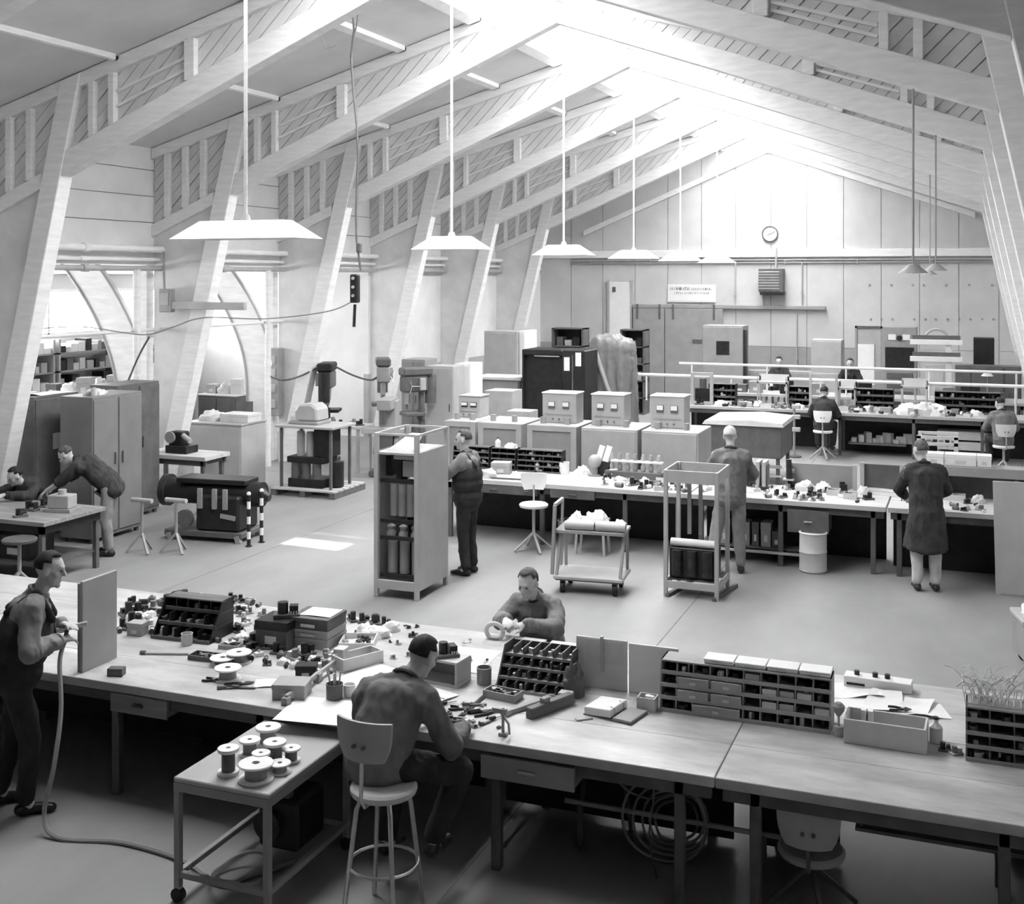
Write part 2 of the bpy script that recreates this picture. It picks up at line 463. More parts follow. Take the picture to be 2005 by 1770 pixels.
SIT = dict(pelvis=(0, 0, .10), chest=(0, .07, .42), neck=(0, .12, .60), head=(0, .18, .74),
           shL=(-.185, .10, .54), shR=(.185, .10, .54), elL=(-.26, .22, .28), elR=(.26, .22, .28),
           wrL=(-.16, .45, .24), wrR=(.16, .45, .24), hipL=(-.10, .02, .09), hipR=(.10, .02, .09),
           knL=(-.16, .44, .08), knR=(.16, .44, .08), anL=(-.14, .42, -.36), anR=(.14, .42, -.36))
def person(label, loc, rz, base_pose, J=None, look=(0, 1, -.25), top=None, legs=None, sleeve='long', coat=0.0,
           hair=None, style='short', vox=.012, bib=None, feet=True):
    P = {k: Vector(v) for k, v in base_pose.items()}
    for k, v in (J or {}).items(): P[k] = Vector(v)
    t = thing('person', label, 'person', loc, rz)
    up = (P['neck'] - P['pelvis']).normalized(); lat = (P['shR'] - P['shL']).normalized(); fwd = up.cross(lat)
    T = Matrix((lat, fwd, up)).transposed()
    hup = (P['head'] - P['neck']).normalized() + Vector((0, 0, .6)) ; hf = Vector(look)
    HB = basis(hup - hf * .15, hf); hc = P['head']
    def hp(x, y, z): return hc + HB @ Vector((x, y, z))
    waist = P['pelvis'].lerp(P['chest'], .45)
    def torso(mb, e):
        mb.ball(P['pelvis'], .165+e, .125+e, .13+e, 14, T)
        mb.ball(waist, .150+e, .115+e, .15+e, 14, T)
        mb.ball(P['chest'], .170+e, .125+e, .19+e, 14, T)
        for s in 'LR':
            cap(mb, P['neck'].lerp(P['sh'+s], .25) - up*.03, P['sh'+s], .07+e, .066+e)
            cap(mb, P['chest'], P['sh'+s] - up*.05, .10+e, .07+e)
    def leg(mb, s, e):
        cap(mb, P['hip'+s], P['kn'+s], .088+e, .058+e); cap(mb, P['kn'+s], P['an'+s], .056+e, .040+e)
    # body
    b = MB(); torso(b, -.028)
    cap(b, P['neck'] - up*.05, hc - HB @ Vector((0, .005, .03)), .056, .052)
    b.ball(hp(0, -.005, .028), .075, .094, .088, 14, HB); b.ball(hp(0, .022, -.045), .058, .066, .075, 12, HB)
    cap(b, hp(0, .088, .015), hp(0, .108, -.022), .010, .014, 8)
    b.ball(hp(0, .082, .030), .05, .016, .012, 8, HB); b.ball(hp(0, .082, -.062), .024, .012, .010, 8, HB); b.ball(hp(0, .072, -.098), .026, .02, .02, 8, HB)
    for s, sg in (('L', -1), ('R', 1)):
        b.ball(hp(sg*.078, -.008, -.005), .012, .022, .033, 8, HB)
        b.ball(hp(sg*.045, .058, -.02), .022, .02, .02, 8, HB)
        sh, el, wr = P['sh'+s], P['el'+s], P['wr'+s]
        cap(b, sh.lerp(P['neck'], .16) - up*.03, el, .042, .037); cap(b, el, wr, .037, .028)
        leg(b, s, -.014)
        # hand: palm, four unequal curled fingers, thumb off the side of the palm
        fd = (wr - el).normalized(); hd = P.get('hd'+s, fd + Vector((0, 0, -.15))).normalized()
        hb = basis(hd, P.get('hn'+s, Vector((0, .3, 1)) if abs(hd.z) < .8 else Vector((-sg, 0, 0))))   # x: across, y: back of hand, z: along
        def q(x, y, z): return wr + hb @ Vector((x, y, z))
        cap(b, q(0, 0, -.01), q(0, 0, .02), .028, .026, 8)
        for fx in (-.026, 0, .026): cap(b, q(fx*.6, 0, .015), q(fx, 0, .082), .017, .014, 8)
        ts = -sg if hb.col[0].dot(lat) * sg > 0 else sg
        for i, (fx, fl) in enumerate(((-.033, .062), (-.011, .075), (.011, .080), (.033, .070))):
            if ts < 0: fl = (.070, .080, .075, .062)[i]
            k1 = q(fx*1.1, -.010, .085 + fl*.5); k2 = q(fx*1.12, -.036, .085 + fl*.86)
            cap(b, q(fx, 0, .08), k1, .0105, .0095, 8); cap(b, k1, k2, .0095, .008, 8)
        cap(b, q(ts*.026, -.005, .018), q(ts*.058, -.018, .062), .015, .0115, 8); cap(b, q(ts*.058, -.018, .062), q(ts*.055, -.034, .095), .0115, .009, 8)
        if feet:
            an = P['an'+s]; ff = Vector((0, 1, 0)) if 'ft'+s not in P else P['ft'+s].normalized()
            cap(b, an, an - Vector((0, 0, .03)) + ff*.03, .04, .04)
    body = put('body', voxel(b, 'body', vox), t); body.data.materials.append(M_SKIN)
    for sg in (-1, 1):
        MB().ball(hp(sg*.030, .0835, .006), .0095, n=8).build('eye', M_DSTEEL, body, smooth=True)
    # jacket or coat
    j = MB()
    h0 = P['pelvis'] if bib is None else waist
    for k in range(9):       # straight-hanging jacket body
        a = k / 8; c = h0.lerp(P['chest'] + up*.06, a)
        j.ball(c - fwd*.008, .190 + .006*math.sin(a*3) - (.012 if bib is not None else 0), .150 - (.012 if bib is not None else 0), .10, 16, T)
    for s in 'LR':
        q = P['sh'+s].lerp(P['neck'], .14) - up*.02
        cap(j, P['neck'] - up*.04, q, .082, .074); cap(j, P['chest'] + up*.02, q - up*.05, .13, .088)
    cap(j, P['neck'] - up*.06, P['neck'] + up*.005, .075, .066)
    for s in 'LR':
        sh, el, wr = P['sh'+s], P['el'+s], P['wr'+s]
        e2 = el.lerp(wr, .88 if sleeve == 'long' else .12)
        q = sh.lerp(P['neck'], .14) - up*.03
        cap(j, q, el, .076, .072); cap(j, el, e2, .072, .058 if sleeve == 'long' else .068)
    d = (P['hipL'] + P['hipR']) / 2 - up * .06
    cuffs = []
    for s in 'LR':
        el, wr = P['el'+s], P['wr'+s]; f0 = .88 if sleeve == 'long' else .12; dd = (wr-el).normalized()
        cuffs.append((el.lerp(wr, f0), dd, .046 if sleeve == 'long' else .056))
    if coat:
        mid = (P['knL'] + P['knR']) / 2; dn = (mid - d)
        for k in range(22):
            a = -.22 + k / 21 * (coat + .22); j.ball(d + dn * a, .208 + .045*a, .168 + .06*a, .07, 16, basis(-dn, fwd))
    else:
        
        if bib is None: j.ball(d + up*.02, .19, .152, .12, 14, T)
    jo = put('coat' if coat else 'jacket', folds(voxel(j, 'jacket', max(vox, .013), 4), .012, (9, 9, 5)), t); jo.data.materials.append(top)
    cl = MB(); cl.tube([P['neck'] - up*.005 + T @ Vector((.073*math.cos(a), .066*math.sin(a), .012 - .02*math.sin(a))) for a in [2*math.pi*k/14 for k in range(15)]], .014, 6)
    cl.build('collar', M_NAVY if bib is None else top, jo, smooth=True)
    for c, dd, r in cuffs:
        cb = basis(dd, (0.3, .5, .8))
        MB().tube([c + cb @ Vector((r*math.cos(a), r*math.sin(a), .012)) for a in [2*math.pi*k/14 for k in range(15)]], .010, 6).build('cuff', top, jo, smooth=True)
    for sg in (-1, 1):     # patch pockets
        pc_ = P['pelvis'].lerp(P['chest'], .12) + T @ Vector((sg*.095, .15, 0))
        if bib is None: MB().box(-.055, .055, -.012, .012, -.06, .06, Matrix.Translation(pc_) @ T.to_4x4()).build('pocket', top, jo, .006)
    # trousers
    g = MB(); gx = .035 if bib is not None else -.012
    g.ball(P['pelvis'] - up*.03, .172+gx, .132+gx, .12+gx, 14, T)
    for s in 'LR':
        a2 = P['kn'+s].lerp(P['an'+s], .93)
        cap(g, P['hip'+s], P['kn'+s], .098, .078); cap(g, P['kn'+s], a2, .076, .062)
    go = put('trousers', folds(voxel(g, 'trousers', max(vox, .014), 4), .010), t); go.data.materials.append(legs)
    if bib is not None:            # dungaree bib and straps over the shirt
        bb = MB()
        bb.ball(P['chest'] - up*.07, .214, .182, .16, 14, T); bb.ball(waist, .224, .190, .16, 14, T); bb.ball(waist.lerp(P['chest'], .5), .224, .190, .14, 14, T); bb.ball(P['pelvis'], .21, .18, .14, 14, T)
        for sg, s in ((-1, 'L'), (1, 'R')):
            n0 = P['neck'].lerp(P['sh'+s], .5) + up*.055
            cap(bb, n0, P['chest'] + T @ Vector((sg*.085, .155, .04)), .024, .024, 8); cap(bb, n0 , P['chest'] + T @ Vector((sg*.07, -.155, .03)), .022, .022, 8)
        bo = put('dungaree_bib', voxel(bb, 'bib', .014, 3), t); bo.data.materials.append(bib)
    if feet:
        for s in 'LR':
            an = P['an'+s]; ff = Vector((0, 1, 0)) if 'ft'+s not in P else P['ft'+s].normalized()
            z = an.z - .048
            f = MB(); f.ball(an + ff*.0 + Vector((0, 0, -.04)), .048, .055, .045, 10)
            cap(f, an - ff*.03 + Vector((0, 0, -.048)), an + ff*.12 + Vector((0, 0, -.052)), .042, .036)
            f.ball(an + ff*.16 + Vector((0, 0, -.058)), .042, .05, .03, 10)
            so = put('shoe', voxel(f, 'shoe', .014, 2), t); so.data.materials.append(M_BAKE)
    # hair
    if hair is not None:
        me = MB().ball((0, 0, 0), 1, n=22).mesh('hair')
        bm = bmesh.new(); bm.from_mesh(me)
        kill = []
        for v in bm.verts:
            c = v.co
            q_ = .12*mnoise.noise(c*4)
            front = c.y > .32 + q_ and c.z < .55 + .1*abs(c.x) + q_
            low = c.z < -.42 + .3 * max(0, c.y) + q_ or (c.z < .05 and c.y > -.05 + q_)
            bald = style == 'thin' and c.z > .55 and c.y > -.45
            if front or low or bald: kill.append(v)
        bmesh.ops.delete(bm, geom=kill, context='VERTS')
        for v in bm.verts:
            k = 1 + .05 * mnoise.noise(v.co*5 + Vector((loc[0], 0, 0)))
            v.co = hp(v.co.x*.083*k, -.010 + v.co.y*.102*k, .034 + v.co.z*.098*k)
        bm.to_mesh(me); bm.free()
        me.polygons.foreach_set('use_smooth', [True]*len(me.polygons))
        ho = put('hair', me, t); me.materials.append(hair)
        sm = ho.modifiers.new('thick', 'SOLIDIFY'); sm.thickness = .014; sm.offset = -1
    return t
M_OVER = mat('dark_work_cloth', .035, .9, .2, 7, bump=.3)
M_NAVY = mat('charcoal_work_cloth', .05, .9, .2, 7, bump=.3)
M_GREYCOAT = mat('grey_work_cloth', .17, .9, .12, 7, bump=.3)
M_LGREYCOAT = mat('light_grey_shirt_cloth', .22, .9, .12, 7, bump=.3)
M_TROUS = mat('grey_trouser_cloth', .26, .9, .12, 7, bump=.3)
M_LTROUS = mat('pale_trouser_cloth', .5, .9, .1, 7, bump=.3)
M_HDARK = mat('dark_hair', .025, .7, .3, 30)
M_HGREY = mat('white_hair', .62, .7, .1, 30)
M_HMID = mat('brown_hair', .10, .7, .3, 30)
# ------------------------------------------------------------------ lamps, pipes, things on the gable wall
def trough_lamp(Y, label, L=1.38):
    t = thing('trough_lamp', label, 'lamp', (-5.52, Y, 3.9), 0, 'trough lamps under the ridge')
    a, b, c, d = L/2, .21, L/2 - .2, .07
    o = [(-a, -b, 0), (a, -b, 0), (a, b, 0), (-a, b, 0)]; u = [(-c, -d, .15), (c, -d, .15), (c, d, .15), (-c, d, .15)]
    mb = MB(); mb.add(o + u, [(0, 1, 5, 4), (1, 2, 6, 5), (2, 3, 7, 6), (3, 0, 4, 7), (4, 5, 6, 7)])
    i = [(-a+.02, -b+.02, .002), (a-.02, -b+.02, .002), (a-.02, b-.02, .002), (-a+.02, b-.02, .002)]; w = [(-c, -d+.01, .13), (c, -d+.01, .13), (c, d-.01, .13), (-c, d-.01, .13)]
    mb.add(i + w, [(4, 5, 1, 0), (5, 6, 2, 1), (6, 7, 3, 2), (7, 4, 0, 3), (7, 6, 5, 4)])
    mb.add(o + i, [(0, 4, 5, 1), (1, 5, 6, 2), (2, 6, 7, 3), (3, 7, 4, 0)])
    mb.build('shade', M_WHITE, t)
    for y in (-.06, .06): MB().cyl((.14-a, y, .05), (a-.14, y, .05), .018, n=8).build('tube', M_PAPER, t, smooth=True)
    MB().cyl((0, 0, .15), (0, 0, ceilz(0) - .11 - 3.9), .016, n=8).build('rod', M_WHITE, t, smooth=True)
    MB().cyl((0, 0, .14), (0, 0, .2), .05, .03, 10).build('canopy', M_LSTEEL, t)
for y, l in ((8.12, 'large white trough lamp hanging nearest, over the left of the foreground'), (12.2, 'white trough lamp hanging second in the ridge row'),
             (16.15, 'white trough lamp hanging third in the ridge row'), (19.95, 'small white trough lamp fourth in the ridge row'),
             (23.5, 'distant white trough lamp fifth in the ridge row'), (27.2, 'farthest white trough lamp in front of the gable')):
    trough_lamp(y, l, 1.2 if y < 10 else .84)
def enamel_lamp(P, r, label):
    t = thing('enamel_lamp', label, 'lamp', P, 0, 'round enamel lamps')
    MB().lathe([(.03, r*.62), (r*.38, r*.56), (r*.45, r*.45), (r, 0), (r-.01, 0), (r*.43, r*.42), (r*.36, r*.52), (0, r*.56)], n=24).build('shade', M_STEEL, t, smooth=True)
    MB().ball((0, 0, r*.2), .035, n=10).build('bulb', M_PAPER, t, smooth=True)
    top = chordz(1, P[0] - RX) - P[2]
    MB().cyl((0, 0, r*.6), (0, 0, top + .03), .011, n=8).build('rod', M_STEEL, t, smooth=True)
enamel_lamp(AY(1788, 535, FY[1] + .1), .145, 'grey enamel shade lamp on the longer rod at right')
enamel_lamp(AY(1832, 530, FY[2] + .1), .145, 'grey enamel shade lamp just behind another at right')
enamel_lamp(AY(1420, 0, FY[3] + .1) * 0 + Vector((-.72, FY[4] + .1, 3.62)), .13, 'small far grey enamel lamp half hidden behind two others')

# service pipes along the left wall
for (x, z, r, l) in ((XL + .16, 4.03, .055, 'thick white pipe along the top of the left openings'), (XL + .10, 3.86, .03, 'thin white pipe below the thick wall pipe'),
                     (XL + .14, 3.72, .045, 'grey pipe lowest of three along the left wall')):
    mb = MB(); mb.cyl((0, 8.6, 0), (0, 34.0, 0), r, n=10)
    for y in (10, 14, 17.5, 21.5, 25.5, 29): mb.cyl((0, y, 0), (0, y + .12, 0), r * 1.35, n=10)
    solo('pipe', mb, M_LSTEEL if r > .04 and z < 4 else M_WHITE, l, 'pipe', (x, 0, z), smooth=True)
mb = MB(); mb.cyl((0, 10.5, 0), (0, 20.5, 0), .028, n=8)
for y in (11.8, 15.6, 19.4): mb.cyl((-.06, y, 0), (0, y, 0), .018, n=8)
solo('pipe', mb, M_WHITE, 'white rail pipe at head height across the left openings', 'pipe', (XL + .09, 0, 2.72), smooth=True)
for k in (2, 3):       # white stanchion pipes at the openings
    mb = MB().cyl((0, 0, 0), (0, 0, 3.7), .06, n=10)
    mb.cyl((0, 0, 1.9), (0, 0, 2.0), .075, n=10)
    solo('pipe', mb, M_WHITE, 'white upright pipe beside the %s slanted column from the left' % ('second', 'third')[k-2], 'pipe', (XL + .18, FY[k] - .55, 0), smooth=True)
# junction box and bracket on second column
t = thing('switch_box', 'grey switch box with rail on the second slanted column', 'switch box', (-12.15, FY[2] - .08, 3.1))
MB().cbox((0, 0, .1), (.22, .14, .38)).build('body', M_STEEL, t, .012)
MB().cbox((.0, -.075, .12), (.16, .01, .2)).build('cover', M_LSTEEL, t, .004)
MB().bar((.11, 0, .02), (1.5, 0, .02), .09, .12).build('rail', M_LSTEEL, t, .01)
MB().tube([(-.05, 0, .28), (-.06, 0, .5), (-.14, .1, .62), (-.14, .1, .9)], .02).build('conduit', M_STEEL, t, smooth=True)
# clock
t = thing('wall_clock', 'round white clock high on the gable wall', 'clock', AY(1508, 458, YEND - .02))
A90 = Matrix.Rotation(R(90), 3, 'X')
MB().ring([(.2, 0), (.235, 0), (.235, .05), (.215, .06), (.2, .05)], axis=A90, n=32).build('rim', M_DSTEEL, t, smooth=True)
fc = MB().lathe([(.0, .036), (.205, .034)], axis=A90, n=32).build('face', M_PAPER, t)
MB().bar((0, -.042, 0), (-.09, -.042, -.04), .016, .01).build('hour_hand', M_BLACK, fc)
MB().bar((0, -.044, 0), (.15, -.044, .07), .012, .01).build('minute_hand', M_BLACK, fc)
for h in range(12):
    a = h * math.pi / 6; MB().bar((.165*math.sin(a), -.04, .165*math.cos(a)), (.19*math.sin(a), -.04, .19*math.cos(a)), .012, .006).build('hour_mark', M_BLACK, fc)
# louvred unit heater
p0, p1 = AY(1490, 526, YEND), AY(1537, 577, YEND)
w, h = p1.x - p0.x, p0.z - p1.z
t = thing('unit_heater', 'dark louvred unit heater on the gable wall above the rail', 'heater', ((p0.x+p1.x)/2, YEND - .02, p1.z))
MB().box(-w/2, w/2, -.42, 0, .08, h).build('casing', M_DSTEEL, t, .01)
MB().box(-w/2 + .04, w/2 + .03, -.45, -.02, 0, .09).build('outlet', M_BLACK, t, .01)
for k in range(7):
    z = .16 + k * (h - .2) / 7; MB().cbox((-.04, -.44, z), (w*.84, .03, .07), rx=R(35)).build('louvre', M_STEEL, t)
MB().tube([(.1, -.1, h), (.12, -.1, h + .6)], .03).build('flue', M_LSTEEL, t, smooth=True)
MB().tube([(-.25, -.1, 0), (-.25, -.06, -.35)], .02).build('feed_pipe', M_LSTEEL, t, smooth=True)
# notice board: two rows of lettering too faint to read
p0, p1 = AY(1308, 557, YEND), AY(1402, 592, YEND)
w, h = p1.x - p0.x, p0.z - p1.z
t = thing('notice_board', 'white notice board with two lines of lettering over the sliding door', 'sign', ((p0.x+p1.x)/2, YEND - .02, p1.z))
MB().box(-w/2, w/2, -.03, 0, 0, h).build('board', M_WALL, t, .006)
MB().box(-w/2, w/2, -.045, -.03, .0, .05).build('bottom_strip', M_CEIL, t)
rr = random.Random(5)
for row, (a, b, z, hh, dark) in enumerate(((-.44, -.03, .36, .085, 1), (.0, .42, .36, .07, 0), (-.36, -.18, .24, .06, 0), (-.14, .36, .24, .06, 0))):
    x = a * w
    while x < b * w:
        cw = rr.uniform(.025, .05)
        mb = MB(); mb.box(x, x + cw*.35, -.034, -.03, z, z + hh)
        if rr.random() < .7: mb.box(x, x + cw, -.034, -.03, z + hh*rr.choice((0, .4, .75)), z + hh*rr.choice((0, .4, .75)) + hh*.25)
        mb.build('lettering', M_DSTEEL if dark else M_STEEL, t)
        x += cw + .018
# sliding door and its rail
d1 = struct('door_1')
pa, pb = AY(1242, 604, YEND), AY(1418, 604, YEND)
xm = [pa.x, pa.x + (pb.x-pa.x)*.36, pb.x]
for i in range(2):
    MB().box(xm[i] + .01, xm[i+1] - .01, YEND - .2, YEND - .14, .03, 2.62).build('door_leaf', M_STEEL, d1, .01)
    for q in (.15, .85):
        x = xm[i] + (xm[i+1]-xm[i])*q
        MB().box(x - .03, x + .03, YEND - .22, YEND - .2, 2.3, 2.75).build('hanger', M_DSTEEL, d1)
MB().box(pb.x - .9, pb.x - .5, YEND - .215, YEND - .2, 1.6, 1.72).build('door_plate', M_DSTEEL, d1)
MB().cyl((pb.x - .25, YEND - .24, 1.0), (pb.x - .25, YEND - .24, 1.25), .02).build('door_handle', M_BLACK, d1)
pr = AY(1617, 604, YEND)
rl = MB().box(pa.x - .02, pr.x, YEND - .16, YEND - .02, 2.63, 2.74)
rl.build('door_rail', M_STEEL, d1, .01)
d2 = struct('door_2')
pa, pb = AY(1195, 552, YEND), AY(1236, 552, YEND)
MB().box(pa.x, pb.x, YEND - .1, YEND - .03, .02, pa.z).build('door_leaf', M_PAPER, d2, .01)
MB().box(pa.x - .06, pa.x, YEND - .12, YEND - .01, .0, pa.z + .06).build('door_frame', M_LSTEEL, d2)
MB().box(pb.x, pb.x + .06, YEND - .12, YEND - .01, .0, pa.z + .06).build('door_frame', M_LSTEEL, d2)
MB().box(pa.x + .1, pa.x + .2, YEND - .13, YEND - .1, pa.z - .3, pa.z - .15).build('door_plate', M_DSTEEL, d2)
# conduits on the gable
for i, (px, y0, y1) in enumerate(((1440, 512, 598), (1570, 512, 598), (1560, 612, 725))):
    a, b = AY(px, y0, YEND - .06), AY(px, y1, YEND - .06)
    mb = MB().cyl((0, 0, 0), (0, 0, a.z - b.z), .018, n=8).cyl((0, 0, .3), (0, 0, .42), .035, n=8)
    solo('conduit', mb, M_LSTEEL, ('thin upright conduit left of the unit heater', 'thin upright conduit right of the unit heater', 'short thin conduit below the door rail')[i], 'conduit', b)
for i, zz in enumerate((4.06, 3.98)):
    mb = MB().cyl((XL+1, 0, 0), (XR-.2, 0, 0), .022, n=8)
    for x in range(-11, 2, 2): mb.box(x-.03, x+.03, -.03, .045, -.03, .03)
    solo('conduit', mb, M_STEEL if i else M_LSTEEL, ('upper long conduit under the gable ledge', 'lower long conduit under the gable ledge')[i], 'conduit', (0, YEND - .05, zz))
# bolt heads in two rows on the gable wall
for i, (y, xs) in enumerate(((558, (1702, 1745, 1787, 1808, 1852, 1898, 1942)), (625, (1705, 1726, 1747, 1790, 1812, 1832, 1855, 1878, 1900, 1923, 1945)))):
    for px in xs:
        p = AY(px, y, YEND)
        o = solo('bolt_head', MB().cyl((0, 0, 0), (0, -.02, 0), .032, .026, 8), M_STEEL, ('bolt head in the upper row on the gable wall', 'bolt head in the lower row on the gable wall')[i], 'bolt', p, 0, ('upper row of bolt heads', 'lower row of bolt heads')[i])
# hanging cable with pendant control
Pc = AY(697, 530, 13.0)
def pc(px, py): return AY(px, py, 13.0) - Pc
t = thing('pendant_control', 'black pendant control hanging on a long cable', 'control', Pc)
path = [pc(x, y) for x, y in ((690, -330), (694, -150), (690, 0), (693, 60), (687, 110), (692, 180), (698, 240), (701, 300), (699, 360), (697, 420), (698, 470), (703, 505), (706, 530))]
MB().tube(path, .014).build('cable', M_DSTEEL, t, smooth=True)
MB().tube([pc(x, y) for x, y in ((703, 0), (700, 40), (692, 80), (688, 115))], .010).build('tie_wire', M_DSTEEL, t, smooth=True)
MB().tube([pc(x, y) for x, y in ((660, 0), (634, 30), (626, 65), (640, 95), (660, 88))], .006).build('loose_wire', M_STEEL, t, smooth=True)
MB().cbox(pc(703, 485), (.06, .06, .12)).build('clamp', M_DSTEEL, t, .01)
MB().cbox(pc(695, 565), (.11, .09, .36)).build('housing', M_BLACK, t, .015)
for k in range(3): MB().cyl(pc(695, 545 + k*17) - Vector((.0, .045, 0)), pc(695, 545 + k*17) - Vector((.0, .06, 0)), .02).build('button', M_LSTEEL, t)
MB().tube([pc(695, 596), pc(693, 640)], .02).build('lower_cable', M_BLACK, t, smooth=True)
# sagging cables on the left
def cable(pts, r, label, m=M_DSTEEL, Y=None):
    P = [AY(x, y, Y) if Y else p for p in pts for (x, y) in (p,)] if Y else [Vector(p) for p in pts]
    o = P[0]; out = []
    for k in range(len(P) - 1):        # Catmull-Rom
        a, b, c, d = P[max(k-1, 0)], P[k], P[k+1], P[min(k+2, len(P)-1)]
        for j in range(6):
            u = j / 6; out.append(.5 * ((2*b) + (c-a)*u + (2*a-5*b+4*c-d)*u*u + (3*b-a-3*c+d)*u**3))
    out.append(P[-1])
    return solo('cable', MB().tube([p - o for p in out], r, 6), m, label, 'cable', o, smooth=True)
D1, D2 = G(640, 905), G(750, 885)
cable([Vector((XL+.22, FY[3]-.55, 1.70)), Vector((XL+.4, FY[3]-.35, 1.62)), Vector((XL+.65, FY[3]-.1, 1.7)), D1 + Vector((0, 0, 1.93))], .02, 'dark cable sagging between the second and third columns')
cable([D1 + Vector((.02, .02, 1.93)), D1.lerp(D2, .4) + Vector((0, 0, 1.66)), D1.lerp(D2, .75) + Vector((0, 0, 1.5)), D2 + Vector((-.1, 0, 1.55))], .02, 'dark cable running down right to the drill press')
cable([(292, 660), (270, 700), (245, 760), (232, 790)], .016, 'dark cable dropping to the tall grey cabinet', Y=14.6)
cable([(0, 658), (60, 645), (160, 640), (240, 651), (290, 655), (340, 640), (400, 622), (520, 624), (640, 610), (690, 590)], .010, 'thin wire strung across the slanted columns', M_STEEL, Y=14.2)
# ------------------------------------------------------------------ builders for furniture and small things
def spool(loc, r, h, label, m=M_COPPER, rz=0, group='wire spools', core=None):
    t = thing('wire_spool', label, 'spool', loc, rz, group)
    f = max(.008, h * .13); c = core or r * .62
    MB().ring([(r*.22, 0), (r*.96, 0), (r, f*.5), (r*.96, f), (r*.22, f)], n=26).build('flange', M_PAPER, t, smooth=True)
    MB().ring([(r*.22, f), (c, f), (c, h-f), (r*.22, h-f)], n=24).build('winding', m, t, smooth=True)
    MB().ring([(r*.22, h-f), (r*.96, h-f), (r, h-f*.5), (r*.96, h), (r*.22, h)], n=26).build('flange', M_PAPER, t, smooth=True)
    return t
def carton(loc, w, d, h, label, rz=0, m=M_CARD, lid=True, cat='box', group=None, lm=None, name='carton'):
    t = thing(name, label, cat, loc, rz, group)
    MB().box(-w/2, w/2, -d/2, d/2, 0, h * (.7 if lid else 1)).build('body', m, t, .003)
    if lid:
        MB().box(-w/2-.004, w/2+.004, -d/2-.004, d/2+.004, h*.68, h).build('lid', lm or m, t, .003)
        MB().box(-w*.18, w*.18, -d/2-.006, -d/2-.003, h*.2, h*.48).build('sticker', M_LCARD, t)
    return t
def opentop(t, w, d, h, th, m, name='tray_body'):
    mb = MB(); mb.box(-w/2, w/2, -d/2, d/2, 0, th)
    mb.box(-w/2, w/2, -d/2, -d/2+th, th, h).box(-w/2, w/2, d/2-th, d/2, th, h)
    mb.box(-w/2, -w/2+th, -d/2+th, d/2-th, th, h).box(w/2-th, w/2, -d/2+th, d/2-th, th, h)
    return mb.build(name, m, t)
def tray(loc, w, d, h, label, rz=0, m=M_STEEL, n=10, cm=None, group=None, seed=1, name='parts_tray'):
    t = thing(name, label, 'tray', loc, rz, group)
    opentop(t, w, d, h, .008, m)
    r = random.Random(seed)
    for k in range(n):
        x, y = r.uniform(-w/2+.03, w/2-.03), r.uniform(-d/2+.03, d/2-.03)
        s = r.uniform(.012, .026); mm = cm or r.choice((M_BAKE, M_CHROME, M_LSTEEL, M_DSTEEL))
        mb = MB()
        if r.random() < .5: mb.cyl((x, y, .008), (x, y, h*r.uniform(.5, 1.15)), s*.8, n=8)
        else: mb.cbox((x, y, .008 + h*.4), (s*2, s*1.4, h*.8), rz=r.uniform(0, 3))
        mb.build('loose_part', mm, t)
    return t
def relay(loc, s, label, rz=0, seed=0, group='relays and coils', dark=True):
    r = random.Random(seed)
    t = thing('relay', label, 'component', loc, rz, group)
    w, d = s, s*r.uniform(.5, .8)
    MB().box(-w/2, w/2, -d/2, d/2, 0, s*.14).build('base_plate', M_DSTEEL if dark else M_LSTEEL, t, .002)
    MB().cyl((-w*.15, 0, s*.14), (-w*.15, 0, s*.14 + s*r.uniform(.4, .65)), s*.2, n=12).build('coil', M_BAKE if dark else M_COPPER, t, smooth=True)
    MB().box(w*.1, w*.42, -d*.36, d*.36, s*.14, s*r.uniform(.35, .6)).build('block', M_BLACK if dark else M_LCARD, t, .002)
    mb = MB()
    for k in range(3): mb.cyl((w*.16 + k*w*.1, -d*.42, s*.14), (w*.16 + k*w*.1, -d*.42, s*.26), s*.03, n=6)
    mb.build('terminal', M_CHROME, t)
    return t
def sheet(loc, w, d, label, rz=0, m=M_PAPER, curl=.01, group=None, name='paper_sheet', cat='paper', seed=0):
    r = random.Random(seed); n = 7; mb = MB(); a, b = r.uniform(0, 6), r.uniform(0, 6)
    top = []
    for j in range(n):
        for i in range(n):
            x, y = -w/2 + w*i/(n-1), -d/2 + d*j/(n-1)
            e = max(abs(2*i/(n-1)-1), abs(2*j/(n-1)-1))
            top.append((x, y, .002 + curl*(e**3)*(.5+.5*math.sin(a+i*.9))*(.5+.5*math.cos(b+j*.7))))
    k = len(top)
    f = [(j*n+i, j*n+i+1, (j+1)*n+i+1, (j+1)*n+i) for j in range(n-1) for i in range(n-1)]
    mb.add(top, f)
    rim = [i for i in range(n)] + [j*n+n-1 for j in range(1, n)] + [(n-1)*n+i for i in range(n-2, -1, -1)] + [j*n for j in range(n-2, 0, -1)]
    nb = len(mb.v); mb.v += [(top[i][0], top[i][1], top[i][2]-.0015) for i in rim]
    L = len(rim)
    mb.f += [(rim[i], rim[(i+1) % L], nb+(i+1) % L, nb+i)[::-1] for i in range(L)]
    return solo(name, mb, m, label, cat, loc, rz, group, smooth=True)
